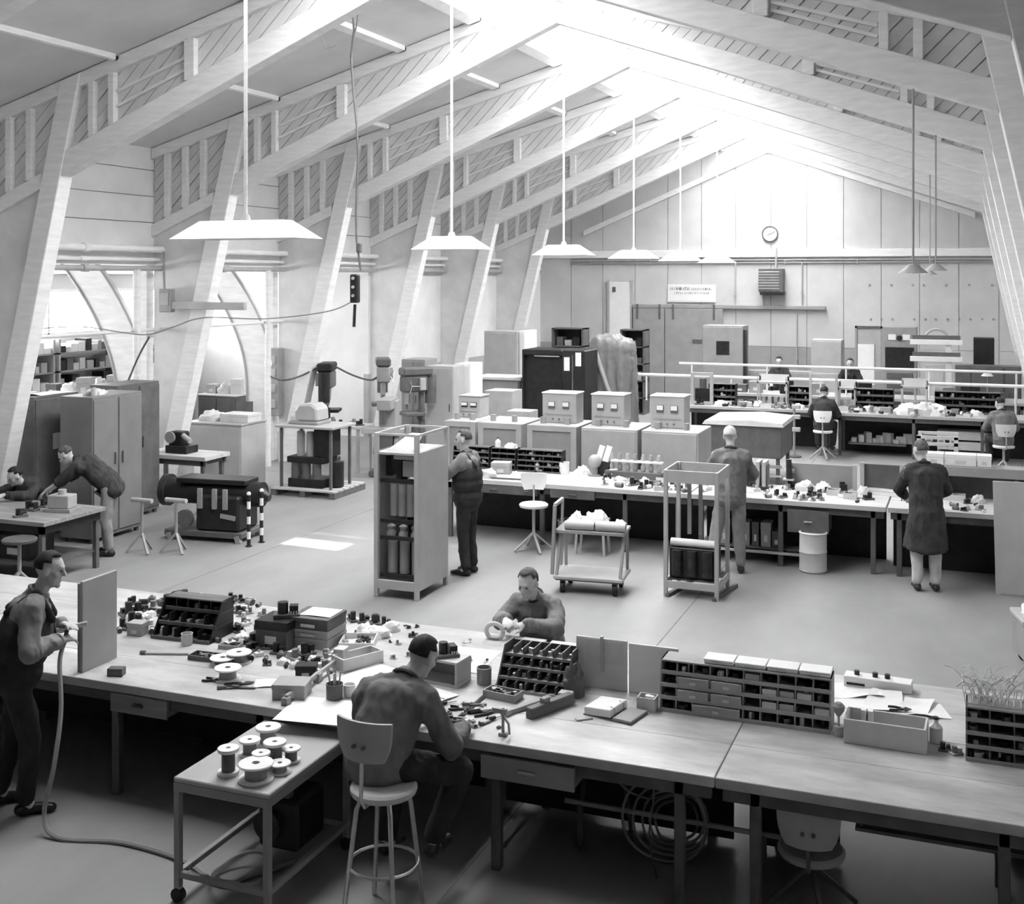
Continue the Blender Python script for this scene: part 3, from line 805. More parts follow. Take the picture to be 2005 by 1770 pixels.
def heap(loc, w, d, h, label, m=M_CLOTH, rz=0, seed=0, name='crumpled_cloth', cat='cloth', group=None):
    n, rows = 22, 8; mb = MB(); o = Vector((seed*3.1, seed*1.7, 0)); vs = []
    for k in range(rows):
        a = math.pi/2 * k / rows
        for i in range(n):
            t = 2*math.pi*i/n; p = Vector((math.cos(t)*math.cos(a), math.sin(t)*math.cos(a), math.sin(a)))
            q = 1 + .32*mnoise.noise(p*1.9 + o) + .20*mnoise.noise(p*4.5 + o)
            vs.append((p.x*w/2*q, p.y*d/2*q, .002 + h*(p.z**.8)*q if p.z > 0 else .0))
    vs.append((0, 0, h*(1 + .3*mnoise.noise(Vector((0, 0, 1.9)) + o))))
    L = len(vs) - 1
    f = [(k*n+i, k*n+(i+1) % n, (k+1)*n+(i+1) % n, (k+1)*n+i) for k in range(rows-1) for i in range(n)]
    f += [((rows-1)*n+i, (rows-1)*n+(i+1) % n, L) for i in range(n)] + [tuple(range(n))[::-1]]
    return solo(name, mb.add(vs, f), m, label, cat, loc, rz, group, smooth=True)
def scatter(pts, n, size, label, group, seed, z, mind=.07, dark=.6, yr=None):
    """many small loose parts inside a pixel quad on a bench top"""
    r = random.Random(seed); used = []; tries = 0
    ps = [G(x, y, z) for x, y in pts]
    while len(used) < n and tries < n*40:
        tries += 1; u, v = r.random(), r.random()
        p = ps[0]*(1-u)*(1-v) + ps[1]*u*(1-v) + ps[2]*u*v + ps[3]*(1-u)*v
        if yr: p.y = yr[0] + (yr[1]-yr[0])*v
        if any((p-q).length < mind for q in used): continue
        used.append(p); s_ = size*r.uniform(.6, 1.2); k = r.random()
        if k < .45: relay(p, s_*1.2, label, r.uniform(0, 6), r.randint(0, 999), group, r.random() < dark)
        else:
            t = thing('loose_part', label, 'component', p, r.uniform(0, 6), group)
            if k < .7:
                MB().box(-s_*.5, s_*.5, -s_*.35, s_*.35, 0, s_*.45).build('block', r.choice((M_BLACK, M_DSTEEL, M_LCARD, M_PAPER)), t, .003)
                MB().cyl((0, 0, s_*.45), (0, 0, s_*.7), s_*.2, n=10).build('stud', M_CHROME, t)
            else:
                MB().cyl((-s_*.5, 0, s_*.25), (s_*.5, 0, s_*.25), s_*.25, n=10).build('barrel', r.choice((M_BAKE, M_LSTEEL, M_COPPER, M_PAPER)), t, smooth=True)
                for sx in (-.5, .42): MB().cyl((s_*sx, 0, s_*.28), (s_*(sx+.08), 0, s_*.28), s_*.28, n=10).build('collar', M_DSTEEL, t)
def tin(loc, r, h, label, m=M_LSTEEL, fill=None, name='tin_can', cat='can', group=None):
    t = thing(name, label, cat, loc, 0, group)
    MB().ring([(0.0001, 0), (r, 0), (r*1.02, h), (r*.92, h), (r*.9, h*.25), (0.0001, h*.25)], n=18).build('body', m, t, smooth=True)
    MB().ring([(r, h-.008), (r*1.06, h-.004), (r*1.06, h+.002), (r*.93, h+.002), (r*.92, h-.006)], n=18).build('rim', m, t, smooth=True)
    if fill:
        for k in range(4):
            a = k*1.6; MB().cyl((r*.4*math.cos(a), r*.4*math.sin(a), h*.26), (r*.75*math.cos(a+.4), r*.75*math.sin(a+.4), h*1.8), .006, n=6).build('handle', fill, t)
    return t
def screwdriver(loc, L, label, rz, group='hand tools on the bench'):
    t = thing('screwdriver', label, 'tool', loc, rz, group)
    MB().cyl((0, 0, .014), (L*.4, 0, .014), .014, .011, 8).build('handle', M_BAKE, t, smooth=True)
    MB().cyl((L*.4, 0, .012), (L, 0, .008), .005, .003, 6).build('blade', M_CHROME, t, smooth=True)
    return t
def pliers(loc, L, label, rz, group='hand tools on the bench'):
    t = thing('pliers', label, 'tool', loc, rz, group)
    for s in (-1, 1):
        MB().tube([(0, s*.03, .009), (L*.3, s*.028, .009), (L*.6, s*.008, .009)], .008, 6).build('handle', M_BAKE, t, smooth=True)
        MB().tube([(L*.6, s*.006, .009), (L*.78, s*.012, .009), (L, s*.003, .009)], [.009, .009, .003], 6).build('jaw', M_DSTEEL, t, smooth=True)
    MB().cyl((L*.62, 0, .002), (L*.62, 0, .018), .012, n=8).build('pivot', M_CHROME, t)
    return t
def file_tool(loc, L, label, rz, m=M_DSTEEL, group='hand tools on the bench', w=.02):
    t = thing('hand_file', label, 'tool', loc, rz, group)
    MB().box(L*.3, L, -w/2, w/2, 0, .012).build('blade', m, t, .002)
    MB().cyl((0, 0, .013), (L*.31, 0, .013), .015, .009, 8).build('handle', M_DWOOD, t, smooth=True)
    return t
def bottle(loc, r, h, label, m=M_LSTEEL, group=None):
    t = thing('bottle', label, 'bottle', loc, 0, group)
    MB().lathe([(r, 0), (r, h*.6), (r*.4, h*.76), (r*.35, h*.9)], n=12).build('body', m, t, smooth=True)
    MB().cyl((0, 0, h*.9), (0, 0, h), r*.42, n=10).build('cap', M_BAKE, t)
    return t
def bench(x0, x1, y0, y1, h, label, legs=(), m=M_WOOD, th=.06, lm=M_DSTEEL, planks=4, name='workbench', legy=None, shade_boards=None):
    t = thing(name, label, 'workbench', (x0, y0, 0))
    W, D = x1 - x0, y1 - y0
    for k in range(planks):
        MB().box(0, W, D*k/planks + (.002 if k else 0), D*(k+1)/planks, h-th, h - .001*(k % 2)).build('plank', m, t, .004)
    MB().box(.03, W-.03, .06, .10, h-th-.09, h-th).build('front_rail', lm, t)
    MB().box(.03, W-.03, D-.10, D-.06, h-th-.09, h-th).build('back_rail', lm, t)
    for (a, b, y, zb) in (shade_boards or ()):
        MB().box(a-x0, b-x0, y, y+.02, zb, h-th-.02).build('shade_board', M_BLACK, t)  # black board added to block light and keep the under-bench dark
    for lx in legs:
        for yy in (legy or (.06, D-.12)):
            MB().box(lx-x0-.03, lx-x0+.03, yy, yy+.06, 0, h-th).build('leg', lm, t, .006)
        MB().box(lx-x0-.02, lx-x0+.02, .12, D-.12, h-th-.07, h-th-.02).build('cross_rail', lm, t)
    return t
def drawer(t, x, y, z, w, d, h, m, hm=M_DSTEEL):
    dr = MB().box(x-w/2, x+w/2, y, y+d, z, z+h).build('drawer', m, t, .004)
    MB().box(x-w/2-.008, x+w/2+.008, y-.016, y, z-.006, z+h+.004).build('drawer_front', m, dr, .003)
    MB().bar((x-w*.1, y-.03, z+h*.5), (x+w*.1, y-.03, z+h*.5), .02, .016).build('handle', hm, dr, .004)
def stool(loc, rz, h, label, seat_m=M_MWOOD, base='tube', back=True, leg_m=M_CHROME, bm=None, bh=.36):
    t = thing('work_stool', label, 'stool', loc, rz, 'work stools')
    bm = bm or seat_m
    r = .19
    MB().lathe([(.02, h-.045), (r*.96, h-.045), (r, h-.03), (r, h-.012), (r*.92, h), (.02, h-.006)], n=26).build('seat', seat_m, t, smooth=True)
    if base == 'tube':
        for k in range(4):
            a = R(45) + k*math.pi/2; c, s = math.cos(a), math.sin(a)
            MB().tube([(c*.05, s*.05, h-.055), (c*.13, s*.13, h-.07), (c*.155, s*.155, h-.12), (c*.235, s*.235, .0)], .014, 8).build('leg', leg_m, t, smooth=True)
        rr = .155 + .08*(h-.12-.3)/(h-.12)
        MB().tube([(rr*math.cos(2*math.pi*k/24), rr*math.sin(2*math.pi*k/24), .3) for k in range(25)], .009, 6).build('foot_ring', leg_m, t, smooth=True)
    else:
        MB().cyl((0, 0, .2), (0, 0, h-.04), .022, n=10).build('post', leg_m, t, smooth=True)
        for k in range(4):
            a = R(20) + k*math.pi/2; MB().bar((0, 0, .24), (.26*math.cos(a), .26*math.sin(a), .015), .03, .025).build('leg', leg_m, t, .004)
    if back:
        MB().tube([(0, -.05, h-.05), (0, -.2, h-.05), (0, -.235, h-.0), (0, -.225, h+bh-.06)], .012, 8).build('back_post', leg_m, t, smooth=True)
        mb = MB(); n = 9; vs = []
        for j in range(6):
            for i in range(n):
                u = -1 + 2*i/(n-1); z = h + bh - .12 + .22*j/5
                ww = .175 * (1 - .28*(1 - j/5)**3)
                vs.append((u*ww, -.215 + .045*u*u - .02, z))
        m0 = len(vs); vs += [(x, y-.018, z) for x, y, z in vs]
        f = [(j*n+i, j*n+i+1, (j+1)*n+i+1, (j+1)*n+i) for j in range(5) for i in range(n-1)]
        fb = [tuple(m0+k for k in q[::-1]) for q in f]
        rim = [i for i in range(n)] + [j*n+n-1 for j in range(1, 6)] + [5*n+i for i in range(n-2, -1, -1)] + [j*n for j in range(4, 0, -1)]
        L = len(rim)
        mb.add(vs, f + fb + [(rim[i], m0+rim[i], m0+rim[(i+1) % L], rim[(i+1) % L]) for i in range(L)])
        mb.build('backrest', bm, t, smooth=True)
        for s in (-.03, .03): MB().cyl((s, -.255, h+bh-.03), (s, -.27, h+bh-.03), .012, n=8).build('bolt', M_DSTEEL, t)
    return t
def bin_rack(loc, w, d, h, rows, cols, label, rz=0, m=M_MWOOD, step=0.0, seed=0, fill=.7, shelf_m=None, tops=True, back=True):
    """pigeon-hole rack; step > 0 sets every lower row further forward; loose parts in the holes are parts of the rack's bins"""
    r = random.Random(seed)
    t = thing('parts_rack', label, 'rack', loc, rz, 'parts racks on the benches')
    th = .01; sm = shelf_m or m
    rh = h / rows
    for k in range(rows):
        yf = step * k
        sh = MB().box(-w/2, w/2, yf, d, k*rh, k*rh + th).build('shelf', sm, t)
        MB().box(-w/2, w/2, yf - .006, yf + .006, k*rh, k*rh + rh*.30).build('lip', sm, sh)
        for c in range(1, cols):
            x = -w/2 + w*c/cols
            MB().box(x-.004, x+.004, yf+.004, d-.01, k*rh+th, (k+1)*rh).build('divider', m, t)
        for c in range(cols):
            if r.random() < fill:
                x = -w/2 + w*(c+.5)/cols; mb = MB(); cw = w/cols
                for q in range(r.randint(1, 3)):
                    s = r.uniform(.25, .42)*cw*.6
                    px, py = x + r.uniform(-.22, .22)*cw, yf + .02 + r.uniform(.01, max(.015, min(.08, d-yf-.04)))
                    if r.random() < .5: mb.cyl((px, py, k*rh+th), (px, py + r.uniform(-.01, .01), k*rh + rh*r.uniform(.35, .85)), s*.7, n=7)
                    else: mb.cbox((px, py, k*rh + th + rh*.22), (s*1.5, s*1.5, rh*.42), rz=r.uniform(0, 3))
                mb.build('stored_part', r.choice((M_BAKE, M_DSTEEL, M_CHROME, M_LCARD, M_BLACK)), t)
    for sx in (-1, 1):
        MB().prism([(sx*w/2 - (th if sx > 0 else 0), 0, 0), (sx*w/2 - (th if sx > 0 else 0), d, 0), (sx*w/2 - (th if sx > 0 else 0), d, h+.01), (sx*w/2 - (th if sx > 0 else 0), step*(rows-1)+.01, h+.01)], (th, 0, 0)).build('side_panel', m, t)
    if back: MB().box(-w/2, w/2, d-th, d, 0, h).build('back_panel', m, t)
    if tops: MB().box(-w/2, w/2, step*(rows-1)+.005, d, h, h+th).build('top_board', sm, t)
    return t
def cabinet(loc, w, d, h, label, rz=0, m=M_STEEL, doors=1, handle=True, top=None, feet=0.0, name='steel_cabinet', cat='cabinet'):
    t = thing(name, label, cat, loc, rz)
    MB().box(-w/2, w/2, 0, d, feet, h).build('body', m, t, .008)
    if top: MB().box(-w/2-.015, w/2+.015, -.015, d+.015, h, h+.03).build('top', top, t, .006)
    for k in range(doors):
        x0, x1 = -w/2 + w*k/doors + .015, -w/2 + w*(k+1)/doors - .015
        do = MB().box(x0, x1, -.018, 0, feet + .05, h - .04).build('door', m, t, .006)
        if handle:
            hx = x1 - .06 if (k == 0) else x0 + .06
            MB().cyl((hx, -.03, h*.52), (hx, -.03, h*.60), .012, n=8).build('handle', M_DSTEEL, do)
    if feet:
        for sx in (-1, 1):
            for y in (.03, d-.07): MB().box(sx*(w/2-.05)-.025, sx*(w/2-.05)+.025, y, y+.05, 0, feet).build('foot', M_DSTEEL, t)
    return t
# ------------------------------------------------------------------ foreground benches
BH = .80
tA = bench(-9.2, -3.04, 6.5, 8.5, BH, 'long worn wooden workbench at left with a heap of parts', (-8.6, -7.0, -5.53, -4.35), legy=(.06, .95, 1.88), shade_boards=((-9.1, -3.1, 1.80, .03), (-9.1, -3.1, .9, .1)))
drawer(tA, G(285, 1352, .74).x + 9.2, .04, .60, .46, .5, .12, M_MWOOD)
tB = bench(-3.0, -1.335, 6.5, 8.5, BH, 'middle wooden workbench with tools where the seated man works', (-2.68, -1.55), legy=(.06, .95, 1.88), shade_boards=((-2.95, -1.4, .92, .03),))
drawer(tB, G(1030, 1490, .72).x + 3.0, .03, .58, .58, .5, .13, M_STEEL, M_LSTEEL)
tC = bench(-1.33, 1.3, 6.5, 8.5, BH, 'worn wooden workbench at right holding the long parts racks', (-1.12, .16, 1.15), legy=(.06, .95, 1.88), shade_boards=((-1.3, -.75, .92, .03), (.3, 1.25, .92, .03)))

# upright grey panel beside the standing man
t = thing('sheet_metal_panel', 'upright light grey metal panel standing on the left bench', 'panel', (-5.84, 6.58, BH))
MB().box(-.012, .012, 0, .36, 0, .645).build('sheet', M_LSTEEL, t, .004)
MB().box(-.05, -.012, .02, .05, 0, .62).build('flange', M_STEEL, t)
MB().box(-.06, -.012, .30, .34, .2, .3).build('bracket', M_DSTEEL, t)
# dark block, steel bar
carton(G(228, 1322, BH), .11, .07, .055, 'small dark wooden block at the front edge of the left bench', .3, M_DSTEEL, False, 'block', name='wood_block')
t = thing('steel_bar', 'slim steel bar lying on the left bench before the dark rack', 'bar', G(280, 1281, BH), .33)
MB().box(0, .34, -.012, .012, 0, .016).build('shank', M_LSTEEL, t, .003)
MB().cyl((-.02, 0, .012), (.02, 0, .012), .017, n=8).build('knob', M_DSTEEL, t)
# dark parts rack with components all round
bin_rack(G(352, 1256, BH), .52, .34, .27, 3, 5, 'dark stepped parts rack on the left bench among coils', .05, M_BLACK, .09, 3, .95, M_DWOOD)
def P(px, py, z=BH):
    p = G(px, py, z); y = min(max(p.y, 6.58), 8.38); q = AY(px, py, y); q.z = z; return q
spots = [(243, 1232, .10), (262, 1222, .12), (250, 1205, .13), (275, 1200, .12), (300, 1190, .10), (425, 1200, .10), (450, 1192, .12), (470, 1200, .09),
         (440, 1225, .10), (465, 1238, .09), (480, 1222, .08), (395, 1182, .10), (500, 1262, .11), (525, 1268, .10), (545, 1280, .10), (490, 1275, .10), (575, 1290, .10), (600, 1282, .11),
         (690, 1212, .10), (712, 1208, .09), (735, 1206, .10), (755, 1208, .08), (640, 1290, .07), (620, 1305, .08), (330, 1185, .11), (360, 1178, .12), (410, 1240, .09)]
zones = ['dark relay in the heap left of the dark stepped rack', 'dark relay in the cluster right of the dark stepped rack', 'dark relay among the parts before the stacked boxes', 'dark relay in the row behind the white parts tray']
for i, (x, y, s) in enumerate(spots):
    z = 0 if x < 380 else 3 if x > 660 else 1 if y < 1245 else 2
    relay(P(x, y), s * 1.15, zones[z], (i*1.3) % 3, i, ('relays left of the dark rack', 'relays right of the dark rack', 'relays before the stacked boxes', 'relays behind the parts tray')[z], i % 6 != 4)
for i, (x, y, w, h) in enumerate(((265, 1212, .16, .06), (292, 1208, .12, .05), (390, 1195, .14, .06), (430, 1238, .16, .07), (440, 1205, .12, .06), (475, 1252, .14, .05))):
    heap(P(x, y), w, w*.8, h, ('pale crumpled rag left of the dark rack', 'second pale rag touching the dark rack', 'pale rag on the parts behind the dark rack', 'white crumpled rag right of the dark rack', 'small pale rag at the back of the heap', 'pale rag before the stacked boxes')[i], M_PAPER if i % 2 else M_CLOTH, i, i)
carton(P(270, 1242), .13, .10, .10, 'small grey carton left of the dark rack', .1, M_CARD)
tin(P(366, 1262), .042, .085, 'small pale tin standing before the dark rack', M_LCARD)
tray(P(402, 1290), .22, .12, .035, 'flat dark tray of small parts before the rack', .05, M_DSTEEL, 14, seed=4)
tray(P(452, 1268), .16, .1, .03, 'small flat tray right of the flat dark tray', .15, M_STEEL, 9, seed=5)
spool(P(436, 1300), .092, .05, 'low white wire spool, left of a touching pair')
spool(P(468, 1296), .092, .075, 'low white wire spool, right of a touching pair')
spool(P(446, 1330), .095, .085, 'white wire spool in front of the touching pair', M_STEEL)
for i, (x, y, L, a) in enumerate(((400, 1332, .12, .1), (425, 1350, .2, .5), (440, 1345, .2, .75), (455, 1348, .16, .3))):
    (file_tool if i % 2 else pliers)(P(x, y), L, ('short pliers at the left of the tool bundle', 'file in the tool bundle in front of the spools', 'pliers on the tool bundle in front of the spools', 'file at the right of the tool bundle')[i], a)
# stacked boxes
carton(P(548, 1262), .27, .26, .21, 'black box under the left of the stacked boxes', .03, M_DCARD, True, lm=M_BLACK)
for i, (z, h) in enumerate(((0, .075), (.078, .06), (.14, .085))):
    carton(P(622, 1258) + Vector((0, 0, z)), .33, .30, h, ('bottom grey carton of the three stacked at right', 'middle grey carton of the three stacked', 'top dark carton of the three stacked')[i], .03, (M_CARD, M_CARD, M_DCARD)[i], True)
sheet(P(622, 1258) + Vector((.02, .02, .227)), .26, .22, 'white sheet lying on the three stacked cartons', .05)
relay(P(548, 1262) + Vector((.05, .02, .212)), .2, 'large dark relay lying on top of the black box', .5, 31)
relay(P(510, 1245), .15, 'dark relay against the left of the black box', .3, 32)
carton(P(572, 1362), .22, .18, .10, 'grey carton at the front of the left bench', .28, M_CARD, True)
sheet(P(528, 1338), .2, .17, 'small white sheet beside the grey front carton', .5, seed=2)
for i, (x, y) in enumerate(((555, 1300), (580, 1306), (612, 1296), (650, 1300), (660, 1282), (590, 1275))):
    heap(P(x, y), .10, .08, .04, ('white crumpled paper under the black relay', 'white crumpled paper left of the drill block', 'white crumpled paper below the stacked cartons', 'white paper scrap near the vice bar', 'white paper scrap beside the parts tray', 'white paper ball close to the cartons')[i], M_PAPER, i, 20 + i, 'crumpled_paper', 'paper')
carton(P(600, 1325), .14, .1, .09, 'black box behind the grey front carton', .4, M_BLACK, True)
# bar clamp and block
t = thing('bar_clamp', 'long bar clamp lying diagonally at the right of the left bench', 'clamp', P(560, 1398), 0)
a, b = P(560, 1398) , P(668, 1300)
d = b - a
MB().bar((0, 0, .05), d + Vector((0, 0, .05)), .022, .03).build('bar', M_LSTEEL, t, .003)
MB().cbox(d*.55 + Vector((0, 0, .03)), (.06, .05, .06), rz=math.atan2(d.y, d.x)).build('sliding_jaw', M_STEEL, t, .004)
MB().cbox(d*1.0 + Vector((0, 0, .06)), (.10, .08, .12), rz=math.atan2(d.y, d.x)).build('fixed_jaw', M_LCARD, t, .004)
MB().cyl(d*.55 + Vector((0, 0, 0)), d*.55 + Vector((0, 0, -.0 + .02)), .012).build('screw', M_CHROME, t)
MB().cbox((0, 0, .025), (.05, .05, .05)).build('end_block', M_STEEL, t, .004)
t = thing('wooden_box', 'pale long open wooden box behind the bar clamp', 'box', P(700, 1302), R(62))
opentop(t, .34, .16, .09, .012, M_LCARD, 'box_body')
tin(P(655, 1368), .055, .10, 'dark tin beside the white drawing sheet', M_DSTEEL, M_LSTEEL)
tin(P(684, 1362), .04, .075, 'pale paper cup beside the dark tin', M_PAPER, name='paper_cup', cat='cup')
# white drawing sheets
sheet(P(648, 1405), .62, .42, 'large white drawing sheet on the bench left of the seated man', R(8), curl=.006, seed=3)
sheet(P(735, 1330), .46, .5, 'white drawing sheet behind the seated man on the bench', R(-14), curl=.008, seed=4)
sheet(P(825, 1360), .42, .30, 'white sheet under the seated man\'s hands', R(-18), curl=.02, seed=5)
sheet(P(915, 1292), .36, .52, 'large white sheet left of the stepped bin rack', R(4), curl=.01, seed=6)
tray(P(702, 1262), .26, .26, .05, 'white tray of small parts at the back of the left bench', R(20), M_PAPER, 14, seed=9)
for i, (x, y, w) in enumerate(((738, 1245, .22), (765, 1235, .16), (715, 1238, .16))):
    heap(P(x, y), w, w*.8, .07, ('large white rag at the bench back by the tray', 'white rag at the right of the tray', 'white rag lying in the parts tray')[i], M_PAPER, i, 40 + i)
for i, (x, y) in enumerate(((780, 1262), (800, 1285), (815, 1246), (770, 1290))):
    relay(P(x, y), .05, ('tiny metal part alone behind the seated man', 'tiny metal part nearest the seated man\'s head', 'tiny metal part at the bench back', 'tiny metal part by the white sheet')[i], i, 60 + i, 'tiny parts on the bench', False)
# open-front box by the seated man's head
t = thing('wooden_box', 'open-front grey wooden box right of the seated man\'s head', 'box', P(852, 1340), R(-6))
MB().box(-.17, .17, .0, .2, 0, .015).build('bottom', M_LCARD, t); MB().box(-.17, .17, 0, .2, .155, .17).build('top', M_PLY, t)
for x in (-.17, .155): MB().box(x, x+.015, 0, .2, .015, .155).build('side', M_LSTEEL, t)
MB().box(-.155, .155, .19, .2, .015, .155).build('back', M_STEEL, t)
relay(P(852, 1340) + Vector((.04, .1, .171)), .16, 'dark relay standing on the open-front box', .7, 70)
# stepped bin rack in front of the second seated man
bin_rack(Vector((-2.75, 7.34, BH)), .50, .34, .25, 4, 7, 'stepped bin rack of small parts between the two seated men', 0, M_DSTEEL, .055, 11, 1.0, M_STEEL, tops=False)
bo = tin(P(948, 1338), .05, .11, 'dark cup left of the stepped bin rack', M_STEEL)
tray(P(985, 1366), .24, .12, .05, 'small grey box of parts before the stepped bin rack', R(-8), M_STEEL, 8, seed=13)
bn = heap(P(1122, 1362), .15, .14, .20, 'dark net bag hanging full at the right of the bin rack', M_DSTEEL, 0, 15, 'net_bag', 'bag')
carton(P(1108, 1372), .08, .06, .06, 'small pale carton at the foot of the net bag', 0, M_LCARD)
# partition board with sheets pinned to it
pl, prr = G(1118, 1352, BH), G(1228, 1355, BH)
t = thing('pin_board', 'upright grey board with pale sheets pinned to it', 'board', (pl.x, 7.62, BH))
wB = prr.x - pl.x
MB().box(0, wB, 0, .018, 0, .34).build('board', M_CEIL, t, .003)
MB().box(wB*.20, wB*.52, -.004, 0, .17, .33).build('pinned_sheet', M_LCARD, t)
MB().box(wB*.55, wB*.92, -.004, 0, .17, .32).build('pinned_sheet', M_LCARD, t)
MB().box(wB*.5, wB*.54, -.03, 0, .12, .36).build('clip', M_LSTEEL, t)
t = thing('white_board', 'plain white upright board right of the pinned one', 'board', (prr.x + .01, 7.62, BH))
MB().box(0, .34, 0, .018, 0, .33).build('board', M_PAPER, t, .003); MB().box(.0, .34, .018, .04, .1, .13).build('batten', M_PLY, t)
# ring binder, open
t = thing('ring_binder', 'open dark ring binder with a white page', 'binder', P(1205, 1398), R(-12))
MB().box(-.17, .17, -.12, .12, 0, .006).build('cover', M_DCARD, t, .002)
MB().cbox((-.07, 0, .032), (.19, .23, .05), ry=R(-4)).build('page_block', M_PAPER, t, .004)
MB().box(.04, .17, -.115, .115, .006, .022).build('cover_flap', M_STEEL, t, .003)
for y in (-.06, .06): MB().tube([(.03, y, .02), (.03, y, .06), (.0, y, .065), (-.01, y, .04)], .004, 6).build('ring', M_CHROME, t)
t = tray(P(1268, 1388), .12, .1, .085, 'pale small box with white rags left of the long rack', 0, M_LCARD, 4, M_PAPER, seed=17)
# bars beside the bin rack
t = thing('wooden_rule', 'pale wooden bar pointing at the bin rack', 'bar', P(985, 1402), R(64))
MB().box(0, .42, -.022, .022, 0, .03).build('bar', M_STEEL, t, .003); MB().box(.0, .05, -.028, .028, 0, .036).build('end', M_LSTEEL, t, .003)
t = thing('wooden_plane', 'dark wooden bar leaning beside the pale bar', 'bar', P(1035, 1408), R(66))
MB().box(0, .40, -.03, .03, 0, .07).build('stock', M_DWOOD, t, .006); MB().box(.12, .18, -.02, .02, .07, .10).build('wedge', M_MWOOD, t, .003)
t = thing('bench_clamp', 'slender pale clamp stand at the front edge of the bench', 'clamp', P(985, 1440), 0)
MB().cyl((0, 0, 0), (0, 0, .17), .010, n=8).build('post', M_LSTEEL, t, smooth=True)
MB().cbox((0, 0, .01), (.05, .04, .02)).build('foot', M_LSTEEL, t, .003)
MB().cbox((-.02, 0, .15), (.09, .03, .03)).build('jaw', M_LSTEEL, t, .003)
MB().tube([(.0, 0, .12), (.04, -.01, .08), (.05, -.02, .02)], .008, 6).build('lever', M_CHROME, t, smooth=True)
TL = ((862, 1382, .12, .9), (880, 1388, .12, .2), (905, 1383, .16, .5), (915, 1398, .22, .75), (925, 1402, .24, .8), (945, 1400, .14, .9), (870, 1408, .14, .4), (885, 1412, .15, 0.1), (940, 1422, .09, 1.2), (960, 1412, .10, 1.1), (855, 1398, .10, .3), (900, 1418, .1, 2.2))
nm = ('at the left of the tools by the seated man', 'second of the tools by the seated man', 'behind the two long files', 'left of the two long files', 'right of the two long files', 'next to the clamp stand', 'under the seated man\'s right hand', 'in front of the short tools', 'at the front edge by the seated man', 'before the clamp stand', 'closest to the white sheet', 'small and crooked near the bench edge')
for i, (x, y, L, a) in enumerate(TL):
    k = i % 3
    (screwdriver if k == 0 else pliers if k == 1 else file_tool)(P(x, y), L, ('screwdriver ', 'pliers ', 'file ')[k] + nm[i], a)
t = thing('hex_key', 'thin bent key lying alone before the binder', 'tool', P(1130, 1412), R(40))
MB().tube([(0, .03, .005), (0, 0, .005), (.1, 0, .005)], .005, 6).build('key', M_LSTEEL, t); MB().cyl((.095, 0, .005), (.105, 0, .005), .006, n=6).build('tip', M_STEEL, t)
# long rack with bins and white cartons on it
bin_rack(Vector((-1.335, 7.37, BH)), 1.07, .22, .31, 4, 10, 'long parts rack on the right bench with flat white boxes on top', 0, M_MWOOD, 0.012, 21, .75, M_CARD)
LR = [o for o in COL.objects if o.get('label', '').startswith('long parts rack')][0]
for k in range(4):
    for (xa, xb) in (((-.42, -.22), (-.205, -.01)) if k in (1, 2) else ((-.32, -.02),) if k == 0 else ()):
        f = MB().box(xa, xb, .0 + .012*k - .008, .012*k + .16, k*.0775 + .012, k*.0775 + .07).build('drawer', M_CARD, LR, .003)
        MB().box((xa+xb)/2-.02, (xa+xb)/2+.02, .012*k - .014, .012*k - .008, k*.0775 + .03, k*.0775 + .045).build('label_holder', M_LCARD, f)
rk = random.Random(9)
for i in range(7):
    cx, kk = ((6, 1), (7, 1), (6, 2), (7, 2), (9, 1), (5, 3), (8, 2))[i]
    x = -1.335 - .535 + 1.07*(cx+.5)/10
    carton(Vector((x, 7.37 + .012*kk + .04, BH + kk*.0775 + .0105)), .09, .07, .05, 'tiny %s box in the long rack, %s' % (('pale', 'grey')[i % 2], ('second row from below, seventh hole', 'second row from below, eighth hole', 'third row from below, seventh hole', 'third row from below, eighth hole', 'second row from below, last hole', 'top row, sixth hole', 'third row from below, ninth hole')[i]), 0, M_LCARD if i % 2 == 0 else M_CARD, False)
for i in range(4):
    carton(Vector((-1.50 + i*.20, 7.50, BH + .322)), .185, .14, .03, 'flat white carton on the long rack, %s from the left' % ('first', 'second', 'third', 'fourth')[i], 0, M_PAPER, True, lm=M_PAPER, group='flat white cartons on the long rack')
# brush in a jar
t = thing('brush_jar', 'round dark brush standing in a jar beside the long rack', 'brush', P(1642, 1440), 0)
MB().lathe([(.03, 0), (.034, .05), (.03, .06)], n=14).build('jar', M_LSTEEL, t, smooth=True)
MB().cyl((0, 0, .03), (0, 0, .13), .008, n=8).build('handle', M_LCARD, t)
MB().lathe([(.012, .12), (.035, .155), (.038, .18), (.02, .2), (0.0001, .2)], n=14).build('bristles', M_STEEL, t, smooth=True)
# open wooden crate
t = thing('wooden_crate', 'pale open wooden crate on the right bench', 'crate', Vector((-.475, 7.37, BH)), R(-1.5))
for (a, b, c, d, z) in ((-.235, .235, -.11, -.095, .145), (-.235, .235, .095, .11, .145), (-.235, -.22, -.095, .095, .145), (.22, .235, -.095, .095, .145)):
    MB().box(a, b, c, d, 0, z).build('side_board', M_LCARD, t, .003)
MB().box(-.22, .22, -.095, .095, 0, .012).build('bottom_board', M_CARD, t)
for x in (-.15, -.11): MB().box(x, x+.03, .03, .09, .012, .16).build('packing_piece', M_PAPER, t)
